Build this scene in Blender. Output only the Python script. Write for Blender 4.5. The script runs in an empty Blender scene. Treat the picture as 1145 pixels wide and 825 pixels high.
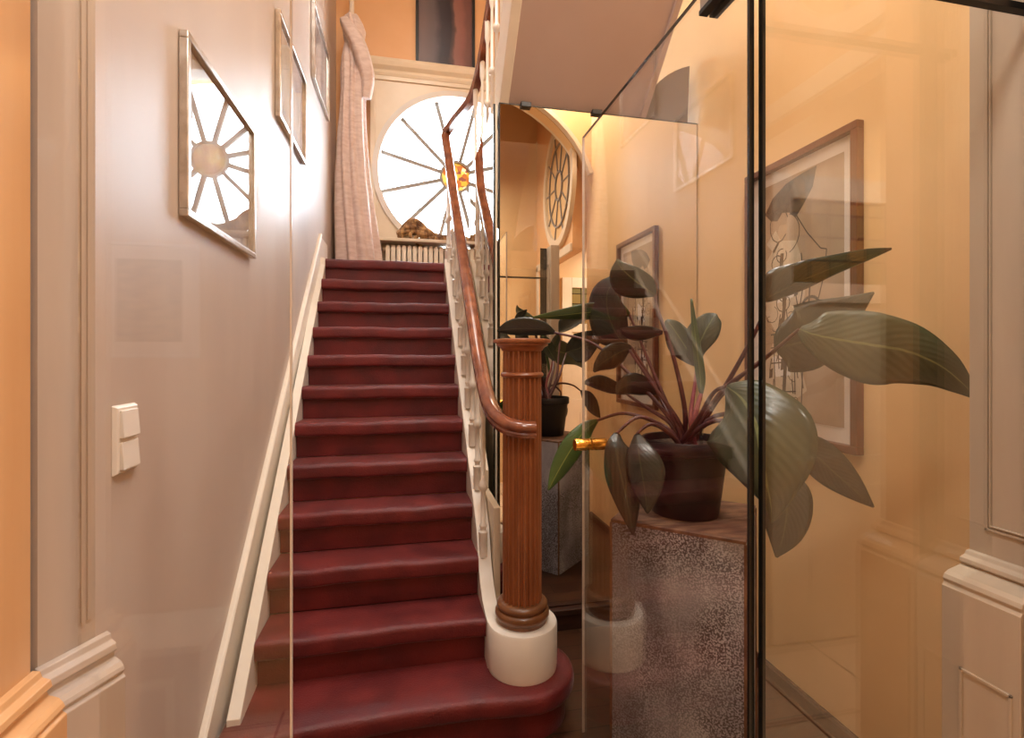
import bpy, bmesh, math, random
from mathutils import Vector, Matrix
random.seed(7)
S = bpy.context.scene
COL = S.collection
PI = math.pi
V = Vector

# ------------------------------------------------------------------ camera
F, TH, HZ, HC = 557.7, 0.2078, 397.0, 1.478
CT, ST = math.cos(TH), math.sin(TH)
cam = bpy.data.cameras.new('camera')
cam.sensor_width = 36.0
cam.lens = F / 1145.0 * 36.0
cam.shift_y = -(412.5 - HZ) / 1145.0
cam.clip_start = 0.01
cam.clip_end = 100
co = bpy.data.objects.new('camera', cam)
COL.objects.link(co)
co.location = (0, 0, HC)
co.rotation_euler = (PI / 2, 0, -TH)
S.camera = co


def at(u, v, t):
    """world point seen at photo pixel (u, v), t metres in front of the camera"""
    k = (u - 572.5) / F
    return V((t * (k * CT + ST), t * (CT - k * ST), HC + t * (HZ - v) / F))


# ------------------------------------------------------------------ mesh helper
class MB:
    def __init__(self):
        self.v, self.f, self.m, self.uv = [], [], [], {}

    def add(self, vs, fs, mi=0):
        o = len(self.v)
        self.v += [tuple(p) for p in vs]
        for f in fs:
            self.f.append(tuple(i + o for i in f))
            self.m.append(mi)
        return o

    def box(self, a, b, mi=0):
        (x0, y0, z0), (x1, y1, z1) = a, b
        x0, x1 = min(x0, x1), max(x0, x1)
        y0, y1 = min(y0, y1), max(y0, y1)
        z0, z1 = min(z0, z1), max(z0, z1)
        vs = [(x0, y0, z0), (x1, y0, z0), (x1, y1, z0), (x0, y1, z0), (x0, y0, z1), (x1, y0, z1), (x1, y1, z1), (x0, y1, z1)]
        self.add(vs, [(0, 3, 2, 1), (4, 5, 6, 7), (0, 1, 5, 4), (1, 2, 6, 5), (2, 3, 7, 6), (3, 0, 4, 7)], mi)
        return self

    def prism(self, poly, place0, place1, mi=0):
        """2-D polygon, two functions placing it in 3-D"""
        n = len(poly)
        vs = [place0(*p) for p in poly] + [place1(*p) for p in poly]
        fs = [tuple(range(n))[::-1], tuple(range(n, 2 * n))]
        fs += [(i, (i + 1) % n, n + (i + 1) % n, n + i) for i in range(n)]
        self.add(vs, fs, mi)
        return self

    def lathe(self, prof, c=(0, 0, 0), n=24, mi=0, flute=0, fl_n=0, fl_z=None):
        vs, fs = [], []
        for r, z in prof:
            for i in range(n):
                a = 2 * PI * i / n
                rr = r
                vs.append((c[0] + rr * math.cos(a), c[1] + rr * math.sin(a), c[2] + z))
        for j in range(len(prof) - 1):
            for i in range(n):
                i2 = (i + 1) % n
                fs.append((j * n + i, j * n + i2, (j + 1) * n + i2, (j + 1) * n + i))
        fs.append(tuple(range(n))[::-1])
        fs.append(tuple((len(prof) - 1) * n + i for i in range(n)))
        self.add(vs, fs, mi)
        return self

    def tube(self, pts, r, n=8, mi=0, sec=None, up=V((0, 0, 1)), caps=True):
        """sweep a section (list of (a, b)) or a circle of radius r (number or list) along pts"""
        pts = [V(p) for p in pts]
        k = len(pts)
        vs, fs = [], []
        prev = None
        for i, p in enumerate(pts):
            t = (pts[min(i + 1, k - 1)] - pts[max(i - 1, 0)]).normalized()
            if sec is not None:
                s = t.cross(up)
                if s.length < 1e-4:
                    s = prev if prev is not None else V((1, 0, 0))
                s.normalize()
                w = s.cross(t).normalized()
            else:
                if prev is None:
                    s = t.orthogonal().normalized()
                else:
                    s = (prev - t * prev.dot(t)).normalized()
                w = t.cross(s).normalized()
            prev = s
            rr = r[i] if isinstance(r, (list, tuple)) else r
            ring = sec if sec is not None else [(math.cos(2 * PI * j / n), math.sin(2 * PI * j / n)) for j in range(n)]
            for a, b in ring:
                vs.append(p + s * a * rr + w * b * rr)
        m = len(sec) if sec is not None else n
        for i in range(k - 1):
            for j in range(m):
                j2 = (j + 1) % m
                fs.append((i * m + j, i * m + j2, (i + 1) * m + j2, (i + 1) * m + j))
        if caps:
            fs.append(tuple(range(m))[::-1])
            fs.append(tuple((k - 1) * m + j for j in range(m)))
        self.add(vs, fs, mi)
        return self

    def stack(self, outline, levels, mi=0):
        """outline (ccw xy) inset and lifted: levels = [(inset, z)]"""
        n = len(outline)
        nm = []
        for i in range(n):
            a, b, c = V(outline[i - 1]), V(outline[i]), V(outline[(i + 1) % n])
            d1, d2 = (b - a).normalized(), (c - b).normalized()
            n1, n2 = V((-d1.y, d1.x)), V((-d2.y, d2.x))
            s = n1 + n2
            nm.append(s / max(0.35, (1 + n1.dot(n2))))
        vs, fs = [], []
        for ins, z in levels:
            for i in range(n):
                p = V(outline[i]) + nm[i] * ins
                vs.append((p.x, p.y, z))
        L = len(levels)
        for j in range(L - 1):
            for i in range(n):
                i2 = (i + 1) % n
                fs.append((j * n + i, j * n + i2, (j + 1) * n + i2, (j + 1) * n + i))
        fs.append(tuple(range(n))[::-1])
        fs.append(tuple((L - 1) * n + i for i in range(n)))
        self.add(vs, fs, mi)
        return self

    def ball(self, c, r, n=12, mi=0, sc=(1, 1, 1)):
        prof = [(max(1e-4, r * math.sin(PI * j / 8)), -r * math.cos(PI * j / 8)) for j in range(9)]
        o = len(self.v)
        self.lathe([(a, b * sc[2]) for a, b in prof], c, n, mi)
        return self

    def build(self, name, mats, parent=None, smooth=None, bevel=0, loc=None, recalc=True):
        me = bpy.data.meshes.new(name)
        o3 = V(loc) if loc is not None else V((0, 0, 0))
        me.from_pydata([tuple(V(p) - o3) for p in self.v], [], self.f)
        if not isinstance(mats, (list, tuple)):
            mats = [mats]
        for m in mats:
            me.materials.append(m)
        for p, mi in zip(me.polygons, self.m):
            p.material_index = mi
        if recalc:
            bm = bmesh.new()
            bm.from_mesh(me)
            bmesh.ops.recalc_face_normals(bm, faces=bm.faces)
            bm.to_mesh(me)
            bm.free()
        if smooth is not None:
            for p in me.polygons:
                p.use_smooth = True
            me.set_sharp_from_angle(angle=math.radians(smooth))
        ob = bpy.data.objects.new(name, me)
        COL.objects.link(ob)
        if bevel:
            b = ob.modifiers.new('bevel', 'BEVEL')
            b.width = bevel
            b.segments = 2
            b.limit_method = 'ANGLE'
            b.angle_limit = math.radians(40)
        ob.location = o3
        if parent is not None:
            ob.parent = parent
            w = V((0, 0, 0))
            q = parent
            while q is not None:
                w += q.location
                q = q.parent
            ob.location = o3 - w
        return ob


def tag(o, label=None, cat=None, group=None, kind=None):
    if label: o['label'] = label
    if cat: o['category'] = cat
    if group: o['group'] = group
    if kind: o['kind'] = kind
    return o


def empty(name, loc, label=None, cat=None, group=None, kind=None, parent=None):
    o = bpy.data.objects.new(name, None)
    o.empty_display_size = 0.05
    COL.objects.link(o)
    o.location = loc
    return tag(o, label, cat, group, kind)


def struct(o):
    return tag(o, kind='structure')


# ------------------------------------------------------------------ materials
def newmat(name):
    m = bpy.data.materials.new(name)
    m.use_nodes = True
    nt = m.node_tree
    for n in list(nt.nodes):
        if n.type != 'OUTPUT_MATERIAL':
            nt.nodes.remove(n)
    return m, nt, [n for n in nt.nodes if n.type == 'OUTPUT_MATERIAL'][0]


def N(nt, typ, **kw):
    n = nt.nodes.new(typ)
    for k, v in kw.items():
        if k.startswith('i_'):
            key = k[2:].replace('_', ' ')
            n.inputs[key].default_value = v
        else:
            setattr(n, k, v)
    return n


def rgb(r, g, b):
    """8-bit sRGB -> linear"""
    def c(x):
        x /= 255.0
        return x / 12.92 if x <= 0.04045 else ((x + 0.055) / 1.055) ** 2.4
    return (c(r), c(g), c(b), 1)


def pbr(name, c1, c2=None, rough=0.5, metal=0.0, scale=6.0, stretch=(1, 1, 1), bump=0.0, bscale=None, sheen=0, coat=0, spec=0.5, detail=4, lo=0.35, hi=0.65, coords='Object', rough2=None):
    m, nt, out = newmat(name)
    b = N(nt, 'ShaderNodeBsdfPrincipled')
    nt.links.new(b.outputs[0], out.inputs[0])
    b.inputs['Roughness'].default_value = rough
    b.inputs['Metallic'].default_value = metal
    b.inputs['Specular IOR Level'].default_value = spec
    b.inputs['Base Color'].default_value = c1
    if sheen:
        b.inputs['Sheen Weight'].default_value = sheen
        b.inputs['Sheen Roughness'].default_value = 0.4
    if coat:
        b.inputs['Coat Weight'].default_value = coat
        b.inputs['Coat Roughness'].default_value = 0.1
    tc = N(nt, 'ShaderNodeTexCoord')
    mp = N(nt, 'ShaderNodeMapping')
    mp.inputs['Scale'].default_value = stretch
    nt.links.new(tc.outputs[coords], mp.inputs[0])
    nz = N(nt, 'ShaderNodeTexNoise', i_Scale=scale, i_Detail=detail)
    nt.links.new(mp.outputs[0], nz.inputs['Vector'])
    if c2 is not None:
        cr = N(nt, 'ShaderNodeValToRGB')
        cr.color_ramp.elements[0].position = lo
        cr.color_ramp.elements[1].position = hi
        cr.color_ramp.elements[0].color = c1
        cr.color_ramp.elements[1].color = c2
        nt.links.new(nz.outputs['Fac'], cr.inputs[0])
        nt.links.new(cr.outputs[0], b.inputs['Base Color'])
    if rough2 is not None:
        mr = N(nt, 'ShaderNodeMapRange')
        mr.inputs['From Min'].default_value = 0.3
        mr.inputs['From Max'].default_value = 0.7
        mr.inputs['To Min'].default_value = rough
        mr.inputs['To Max'].default_value = rough2
        nt.links.new(nz.outputs['Fac'], mr.inputs['Value'])
        nt.links.new(mr.outputs[0], b.inputs['Roughness'])
    if bump:
        src = nz
        if bscale:
            src = N(nt, 'ShaderNodeTexNoise', i_Scale=bscale, i_Detail=3)
            nt.links.new(mp.outputs[0], src.inputs['Vector'])
        bp = N(nt, 'ShaderNodeBump')
        bp.inputs['Strength'].default_value = bump
        bp.inputs['Distance'].default_value = 0.01
        nt.links.new(src.outputs['Fac'], bp.inputs['Height'])
        nt.links.new(bp.outputs[0], b.inputs['Normal'])
    return m


def glass(name, tint=(1, 1, 1, 1), f0=0.07, rough=0.0):
    """clear pane: straight transmission plus a Schlick reflection on each face"""
    m, nt, out = newmat(name)
    tr = N(nt, 'ShaderNodeBsdfTransparent')
    tr.inputs[0].default_value = tint
    gl = N(nt, 'ShaderNodeBsdfGlossy')
    gl.inputs['Roughness'].default_value = rough
    gl.inputs['Color'].default_value = (1, 1, 1, 1)
    ge = N(nt, 'ShaderNodeNewGeometry')
    dt = N(nt, 'ShaderNodeVectorMath', operation='DOT_PRODUCT')
    nt.links.new(ge.outputs['Normal'], dt.inputs[0])
    nt.links.new(ge.outputs['Incoming'], dt.inputs[1])
    ab = N(nt, 'ShaderNodeMath', operation='ABSOLUTE')
    nt.links.new(dt.outputs['Value'], ab.inputs[0])
    om = N(nt, 'ShaderNodeMath', operation='SUBTRACT', use_clamp=True)
    om.inputs[0].default_value = 1.0
    nt.links.new(ab.outputs[0], om.inputs[1])
    pw = N(nt, 'ShaderNodeMath', operation='POWER')
    nt.links.new(om.outputs[0], pw.inputs[0])
    pw.inputs[1].default_value = 5.0
    ma = N(nt, 'ShaderNodeMath', operation='MULTIPLY_ADD', use_clamp=True)
    nt.links.new(pw.outputs[0], ma.inputs[0])
    ma.inputs[1].default_value = 1 - f0
    ma.inputs[2].default_value = f0
    mx = N(nt, 'ShaderNodeMixShader')
    nt.links.new(ma.outputs[0], mx.inputs[0])
    nt.links.new(tr.outputs[0], mx.inputs[1])
    nt.links.new(gl.outputs[0], mx.inputs[2])
    nt.links.new(mx.outputs[0], out.inputs[0])
    return m


def wood(name, dark, light, rough=0.35, scale=3.0, stretch=(8, 8, 1), coat=0.2, bump=0.15):
    return pbr(name, dark, light, rough=rough, scale=scale, stretch=stretch, detail=6, coat=coat, bump=bump, bscale=9)


M = {}
M['wall_beige'] = pbr('wall_beige', rgb(189, 171, 159), rgb(199, 182, 170), spec=.6, rough=0.36, scale=2.2, stretch=(1, 2.2, 0.5), bump=0.10, bscale=5, rough2=0.50)
M['wall_ochre'] = pbr('wall_ochre', rgb(226, 186, 132), rgb(232, 194, 142), rough=0.45, scale=2, bump=0.05)
M['wall_orange'] = pbr('wall_orange', rgb(226, 174, 122), rgb(231, 182, 132), rough=0.5, scale=2, bump=0.05)
M['soffit'] = pbr('soffit', rgb(182, 160, 152), rgb(188, 167, 160), rough=0.6, scale=2, bump=0.03)
M['white_paint'] = pbr('white_paint', rgb(232, 222, 208), rgb(238, 229, 217), rough=0.30, scale=5, bump=0.06)
M['cream_paint'] = pbr('cream_paint', rgb(226, 208, 180), rgb(232, 215, 190), rough=0.35, scale=5, bump=0.06)
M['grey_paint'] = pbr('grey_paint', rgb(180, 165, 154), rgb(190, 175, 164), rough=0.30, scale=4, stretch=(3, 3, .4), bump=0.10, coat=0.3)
M['stone_paint'] = pbr('stone_paint', rgb(186, 168, 146), rgb(196, 179, 158), rough=0.34, scale=4, stretch=(3, 3, .4), bump=0.08)
M['orange_lacquer'] = pbr('orange_lacquer', rgb(214, 164, 116), rgb(220, 173, 127), rough=0.2, scale=4, stretch=(3, 3, .3), bump=0.12, coat=0.5)
M['ceiling'] = pbr('ceiling', rgb(236, 220, 196), rough=0.7)
M['carpet'] = pbr('carpet', rgb(82, 12, 16), rgb(108, 24, 22), rough=0.45, scale=7, detail=6, bump=0.25, bscale=160, sheen=0.15, rough2=0.6, spec=0.5)
M['oak'] = wood('oak', rgb(136, 76, 42), rgb(156, 92, 54), bump=.05)
M['oak_dark'] = wood('oak_dark', rgb(98, 58, 28), rgb(130, 82, 46), stretch=(3, 3, 6))
M['rail_wood'] = pbr('rail_wood', rgb(110, 58, 38), rgb(150, 88, 58), rough=0.22, scale=10, detail=6, coat=0.5)
M['floor_wood'] = pbr('floor_wood', rgb(52, 32, 22), rgb(84, 54, 36), rough=0.3, scale=5, stretch=(6, .8, 1), detail=6)
M['dark_wood'] = pbr('dark_wood', rgb(44, 24, 18), rgb(62, 36, 26), rough=0.35, scale=6, stretch=(.6, 5, 5))
M['frame_brown'] = wood('frame_brown', rgb(92, 52, 34), rgb(120, 72, 48), stretch=(6, 1.2, 1.2))
M['silver'] = pbr('silver', rgb(176, 166, 156), rgb(208, 200, 192), rough=0.25, metal=0.85, scale=20)
M['black'] = pbr('black', rgb(16, 15, 15), rough=0.4)
M['rubber'] = pbr('rubber', rgb(14, 12, 10), rough=0.5)
M['brass'] = pbr('brass', rgb(226, 168, 72), rgb(240, 190, 100), rough=0.16, metal=1.0, scale=30)
M['steel'] = pbr('steel', rgb(180, 176, 170), rough=0.3, metal=1.0)
M['plastic_white'] = pbr('plastic_white', rgb(236, 226, 216), rough=0.25)
M['pot'] = pbr('pot', rgb(14, 14, 16), rgb(24, 24, 27), rough=0.38, scale=8, bump=.05)
M['soil'] = pbr('soil', rgb(40, 28, 22), rgb(92, 78, 64), rough=0.9, scale=60, bump=0.6)
M['stalk'] = pbr('stalk', rgb(70, 34, 40), rgb(104, 62, 52), rough=0.4, scale=12, stretch=(1, 1, .4))
M['stalk_pink'] = pbr('stalk_pink', rgb(150, 78, 92), rgb(176, 110, 104), rough=0.4, scale=12)
M['fabric'] = pbr('fabric', rgb(208, 182, 170), rgb(224, 202, 192), rough=0.6, scale=14, stretch=(1, 1, 3), sheen=0.4, bump=0.2, bscale=40)
M['rope'] = pbr('rope', rgb(226, 206, 184), rough=0.7, scale=60, bump=.4)
M['bar_grey'] = pbr('bar_grey', rgb(150, 142, 134), rough=.5)  # window bars: backlit silhouette of white paint put into the colour
M['frame_white'] = pbr('frame_white', rgb(222, 214, 204), rough=.4)
M['bar_brown'] = pbr('bar_brown', rgb(120, 92, 66), rough=.5)
M['radiator'] = pbr('radiator', rgb(238, 224, 200), rough=0.3)
M['drift'] = pbr('drift', rgb(92, 60, 36), rgb(196, 152, 100), rough=0.7, scale=14, stretch=(2, 1, 1), detail=8, bump=0.8)
M['paper'] = pbr('paper', rgb(232, 220, 204), rgb(238, 228, 214), rough=0.8, scale=3)
M['mat_board'] = pbr('mat_board', rgb(238, 228, 216), rough=0.8)
M['ink'] = pbr('ink', rgb(64, 56, 52), rgb(92, 84, 76), rough=0.8, scale=30)
M['ground_tan'] = pbr('ground_tan', rgb(176, 152, 126), rgb(190, 166, 140), rough=.8, scale=6)
M['ink_pale'] = pbr('ink_pale', rgb(206, 190, 164), rgb(220, 206, 184), rough=0.8, scale=14)
M['ink_white'] = pbr('ink_white', rgb(240, 236, 232), rough=0.8)
M['print_grey'] = pbr('print_grey', rgb(150, 136, 126), rgb(196, 182, 170), rough=0.6, scale=5, detail=8)
M['print_land'] = pbr('print_land', rgb(88, 66, 44), rgb(176, 148, 102), rough=0.6, scale=14, stretch=(1, 1, 3), detail=8)
M['edge'] = pbr('edge', rgb(20, 22, 20), rough=0.25)
M['edge_pale'] = pbr('edge_pale', rgb(214, 200, 186), rough=0.2)
M['baseboard'] = pbr('baseboard', rgb(190, 150, 112), rough=0.4)
M['glass'] = glass('glass', (0.99, 0.99, 0.98, 1), f0=0.05)
M['glass_fixed'] = glass('glass_fixed', (0.99, 0.99, 0.98, 1), f0=0.055)
M['glass_window'] = glass('glass_window', (1, 1, 1, 1), f0=0.03)
M['glass_picture'] = glass('glass_picture', (0.97, 0.97, 0.97, 1), f0=0.10)


def mat_mirror():
    m, nt, out = newmat('mirror_glass')
    g = N(nt, 'ShaderNodeBsdfGlossy')
    g.inputs['Roughness'].default_value = 0.0
    g.inputs['Color'].default_value = (0.86, 0.83, 0.78, 1)
    nt.links.new(g.outputs[0], out.inputs[0])
    return m


M['mirror'] = mat_mirror()


def mat_tiles(name, c1, c2, size, grout, ox=0, oy=0, rough=0.3):
    m, nt, out = newmat(name)
    b = N(nt, 'ShaderNodeBsdfPrincipled')
    nt.links.new(b.outputs[0], out.inputs[0])
    b.inputs['Roughness'].default_value = rough
    tc = N(nt, 'ShaderNodeTexCoord')
    mp = N(nt, 'ShaderNodeMapping')
    mp.inputs['Location'].default_value = (ox, oy, 0)
    nt.links.new(tc.outputs['Object'], mp.inputs[0])
    br = N(nt, 'ShaderNodeTexBrick', i_Scale=1.0)
    br.offset = 0
    br.squash = 1
    br.inputs['Brick Width'].default_value = size
    br.inputs['Row Height'].default_value = size
    br.inputs['Mortar Size'].default_value = 0.006
    br.inputs['Color1'].default_value = c1
    br.inputs['Color2'].default_value = c2
    br.inputs['Mortar'].default_value = grout
    nt.links.new(mp.outputs[0], br.inputs['Vector'])
    nt.links.new(br.outputs['Color'], b.inputs['Base Color'])
    return m


M['tiles'] = mat_tiles('tiles', rgb(230, 200, 164), rgb(222, 190, 154), 0.42, rgb(124, 86, 58), 0.08, 0.02)


def mat_planks(name):
    m, nt, out = newmat(name)
    b = N(nt, 'ShaderNodeBsdfPrincipled')
    nt.links.new(b.outputs[0], out.inputs[0])
    b.inputs['Roughness'].default_value = 0.28
    tc = N(nt, 'ShaderNodeTexCoord')
    br = N(nt, 'ShaderNodeTexBrick', i_Scale=1.0)
    br.inputs['Brick Width'].default_value = 0.9
    br.inputs['Row Height'].default_value = 0.11
    br.inputs['Mortar Size'].default_value = 0.002
    br.inputs['Color1'].default_value = rgb(92, 58, 38)
    br.inputs['Color2'].default_value = rgb(70, 42, 28)
    br.inputs['Mortar'].default_value = rgb(20, 12, 8)
    nt.links.new(tc.outputs['Object'], br.inputs['Vector'])
    nz = N(nt, 'ShaderNodeTexNoise', i_Scale=6.0, i_Detail=6.0)
    mp = N(nt, 'ShaderNodeMapping')
    mp.inputs['Scale'].default_value = (1, 12, 1)
    nt.links.new(tc.outputs['Object'], mp.inputs[0])
    nt.links.new(mp.outputs[0], nz.inputs['Vector'])
    mx = N(nt, 'ShaderNodeMix', data_type='RGBA', blend_type='MULTIPLY')
    mx.inputs[0].default_value = 0.6
    nt.links.new(br.outputs['Color'], mx.inputs[6])
    nt.links.new(nz.outputs['Color'], mx.inputs[7])
    nt.links.new(mx.outputs[2], b.inputs['Base Color'])
    return m


M['planks'] = mat_planks('planks')


def mat_patina():
    """worn grey metal skin, speckled, rusty at the rims"""
    m, nt, out = newmat('patina')
    b = N(nt, 'ShaderNodeBsdfPrincipled')
    nt.links.new(b.outputs[0], out.inputs[0])
    b.inputs['Roughness'].default_value = 0.55
    tc = N(nt, 'ShaderNodeTexCoord')
    n1 = N(nt, 'ShaderNodeTexNoise', i_Scale=5.0, i_Detail=8.0)
    n2 = N(nt, 'ShaderNodeTexNoise', i_Scale=190.0, i_Detail=2.0)
    mp = N(nt, 'ShaderNodeMapping')
    mp.inputs['Scale'].default_value = (1, 1, 0.45)
    nt.links.new(tc.outputs['Object'], mp.inputs[0])
    nt.links.new(mp.outputs[0], n1.inputs['Vector'])
    nt.links.new(tc.outputs['Object'], n2.inputs['Vector'])
    r1 = N(nt, 'ShaderNodeValToRGB')
    e = r1.color_ramp.elements
    e[0].position, e[0].color = 0.3, rgb(120, 122, 134)
    e[1].position, e[1].color = 0.72, rgb(222, 222, 232)
    e2 = e.new(0.5)
    e2.color = rgb(176, 176, 186)
    nt.links.new(n1.outputs['Fac'], r1.inputs[0])
    # speckles where the skin is worn: contrast depends on a broad mask
    n3 = N(nt, 'ShaderNodeTexNoise', i_Scale=2.6, i_Detail=3.0)
    nt.links.new(tc.outputs['Object'], n3.inputs['Vector'])
    mr = N(nt, 'ShaderNodeMapRange')
    mr.inputs['From Min'].default_value = 0.34
    mr.inputs['From Max'].default_value = 0.56
    nt.links.new(n3.outputs['Fac'], mr.inputs['Value'])
    r2 = N(nt, 'ShaderNodeValToRGB')
    r2.color_ramp.elements[0].position = 0.45
    r2.color_ramp.elements[1].position = 0.52
    r2.color_ramp.elements[0].color = (0, 0, 0, 1)
    r2.color_ramp.elements[1].color = (1, 1, 1, 1)
    nt.links.new(n2.outputs['Fac'], r2.inputs[0])
    mu = N(nt, 'ShaderNodeMath', operation='MULTIPLY')
    nt.links.new(r2.outputs[0], mu.inputs[0])
    nt.links.new(mr.outputs[0], mu.inputs[1])
    mx = N(nt, 'ShaderNodeMix', data_type='RGBA')
    nt.links.new(mu.outputs[0], mx.inputs[0])
    nt.links.new(r1.outputs[0], mx.inputs[6])
    mx.inputs[7].default_value = rgb(84, 78, 82)
    nt.links.new(mx.outputs[2], b.inputs['Base Color'])
    bp = N(nt, 'ShaderNodeBump')
    bp.inputs['Strength'].default_value = 0.35
    bp.inputs['Distance'].default_value = 0.006
    nt.links.new(n2.outputs['Fac'], bp.inputs['Height'])
    nt.links.new(bp.outputs[0], b.inputs['Normal'])
    return m


M['patina'] = mat_patina()
M['rust'] = pbr('rust', rgb(74, 46, 34), rgb(142, 104, 78), rough=0.6, scale=9, stretch=(1, 3, 1), detail=8, bump=0.4)


def mat_leaf(name, base, vein, dark, rough=0.3):
    m, nt, out = newmat(name)
    b = N(nt, 'ShaderNodeBsdfPrincipled')
    nt.links.new(b.outputs[0], out.inputs[0])
    b.inputs['Roughness'].default_value = rough
    b.inputs['Coat Weight'].default_value = 0.25
    b.inputs['Coat Roughness'].default_value = 0.2
    uv = N(nt, 'ShaderNodeUVMap')
    sp = N(nt, 'ShaderNodeSeparateXYZ')
    nt.links.new(uv.outputs[0], sp.inputs[0])
    # |u-0.5|
    su = N(nt, 'ShaderNodeMath', operation='SUBTRACT')
    nt.links.new(sp.outputs[0], su.inputs[0])
    su.inputs[1].default_value = 0.5
    ab = N(nt, 'ShaderNodeMath', operation='ABSOLUTE')
    nt.links.new(su.outputs[0], ab.inputs[0])
    # lateral veins: sin((v - 0.5|u|) * k)
    mu = N(nt, 'ShaderNodeMath', operation='MULTIPLY_ADD')
    nt.links.new(ab.outputs[0], mu.inputs[0])
    mu.inputs[1].default_value = -0.7
    nt.links.new(sp.outputs[1], mu.inputs[2])
    m2 = N(nt, 'ShaderNodeMath', operation='MULTIPLY')
    nt.links.new(mu.outputs[0], m2.inputs[0])
    m2.inputs[1].default_value = 84.0
    sn = N(nt, 'ShaderNodeMath', operation='SINE')
    nt.links.new(m2.outputs[0], sn.inputs[0])
    nz = N(nt, 'ShaderNodeTexNoise', i_Scale=5.0, i_Detail=4.0)
    tc = N(nt, 'ShaderNodeTexCoord')
    nt.links.new(tc.outputs['Object'], nz.inputs['Vector'])
    r = N(nt, 'ShaderNodeValToRGB')
    r.color_ramp.elements[0].position = 0.3
    r.color_ramp.elements[1].position = 0.7
    r.color_ramp.elements[0].color = dark
    r.color_ramp.elements[1].color = base
    nt.links.new(nz.outputs['Fac'], r.inputs[0])
    # midrib
    lt = N(nt, 'ShaderNodeMath', operation='LESS_THAN')
    nt.links.new(ab.outputs[0], lt.inputs[0])
    lt.inputs[1].default_value = 0.018
    mx = N(nt, 'ShaderNodeMix', data_type='RGBA')
    nt.links.new(lt.outputs[0], mx.inputs[0])
    nt.links.new(r.outputs[0], mx.inputs[6])
    mx.inputs[7].default_value = vein
    nt.links.new(mx.outputs[2], b.inputs['Base Color'])
    bp = N(nt, 'ShaderNodeBump')
    bp.inputs['Strength'].default_value = 0.12
    bp.inputs['Distance'].default_value = 0.004
    nt.links.new(sn.outputs[0], bp.inputs['Height'])
    nt.links.new(bp.outputs[0], b.inputs['Normal'])
    return m


M['leaf'] = mat_leaf('leaf', rgb(60, 72, 48), rgb(104, 112, 74), rgb(42, 52, 36))
M['leaf_dark'] = mat_leaf('leaf_dark', rgb(44, 50, 40), rgb(70, 72, 52), rgb(30, 36, 32))
M['leaf_green'] = mat_leaf('leaf_green', rgb(76, 104, 46), rgb(140, 150, 80), rgb(44, 66, 34))


def mat_stained():
    m, nt, out = newmat('stained_glass')
    tr = N(nt, 'ShaderNodeBsdfTransparent')
    di = N(nt, 'ShaderNodeBsdfTranslucent')
    tc = N(nt, 'ShaderNodeTexCoord')
    vo = N(nt, 'ShaderNodeTexVoronoi', i_Scale=22.0)
    nt.links.new(tc.outputs['Object'], vo.inputs['Vector'])
    r = N(nt, 'ShaderNodeValToRGB')
    r.color_ramp.interpolation = 'CONSTANT'
    e = r.color_ramp.elements
    e[0].position, e[0].color = 0, (0.090, 0.036, 0.004, 1)
    e[1].position, e[1].color = 0.35, (0.060, 0.014, 0.003, 1)
    for p, c in ((0.5, (0.10, 0.055, 0.010, 1)), (0.68, (0.035, 0.008, 0.004, 1)), (0.8, (0.10, 0.07, 0.03, 1))):
        q = e.new(p)
        q.color = c
    nt.links.new(vo.outputs['Color'], r.inputs[0])
    nt.links.new(r.outputs[0], tr.inputs[0])
    nt.links.new(r.outputs[0], di.inputs[0])
    mx = N(nt, 'ShaderNodeMixShader')
    mx.inputs[0].default_value = 0.5
    nt.links.new(tr.outputs[0], mx.inputs[1])
    nt.links.new(di.outputs[0], mx.inputs[2])
    nt.links.new(mx.outputs[0], out.inputs[0])
    return m


M['stained'] = mat_stained()


def mat_painting():
    m, nt, out = newmat('painting_canvas')
    b = N(nt, 'ShaderNodeBsdfPrincipled')
    nt.links.new(b.outputs[0], out.inputs[0])
    b.inputs['Roughness'].default_value = 0.4
    tc = N(nt, 'ShaderNodeTexCoord')
    sp = N(nt, 'ShaderNodeSeparateXYZ')
    nt.links.new(tc.outputs['Generated'], sp.inputs[0])
    nz = N(nt, 'ShaderNodeTexNoise', i_Scale=3.0, i_Detail=8.0)
    nt.links.new(tc.outputs['Generated'], nz.inputs['Vector'])
    ad = N(nt, 'ShaderNodeMath', operation='MULTIPLY_ADD')
    nt.links.new(nz.outputs['Fac'], ad.inputs[0])
    ad.inputs[1].default_value = 0.22
    nt.links.new(sp.outputs[0], ad.inputs[2])
    r = N(nt, 'ShaderNodeValToRGB')
    e = r.color_ramp.elements
    e[0].position, e[0].color = 0.2, rgb(112, 92, 90)
    e[1].position, e[1].color = 1.0, rgb(112, 70, 62)
    for p, c in ((0.40, rgb(96, 84, 86)), (0.52, rgb(52, 44, 54)), (0.70, rgb(44, 34, 42)), (0.76, rgb(84, 58, 56)), (0.80, rgb(142, 94, 84)), (0.92, rgb(134, 84, 74))):
        q = e.new(p)
        q.color = c
    nt.links.new(ad.outputs[0], r.inputs[0])
    nt.links.new(r.outputs[0], b.inputs['Base Color'])
    return m


M['painting'] = mat_painting()

# ------------------------------------------------------------------ dimensions
XL, XR = -0.66, 1.64          # hall side walls
YP, YW, YM = 0.858, 5.0, 2.59  # glass partition, window wall, mirror
ZC = 5.6
Y1, G, RISE, ZL = 4.0255, 0.1954, 0.185, 2.22   # top nosing, going, riser, landing


def nose(y):
    return ZL - (Y1 - y) * RISE / G


def xl(y):
    return -0.568 - (y - 1.9) * 0.0202


def xr(y):
    return 0.328 - (y - 1.9) * 0.0165


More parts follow.
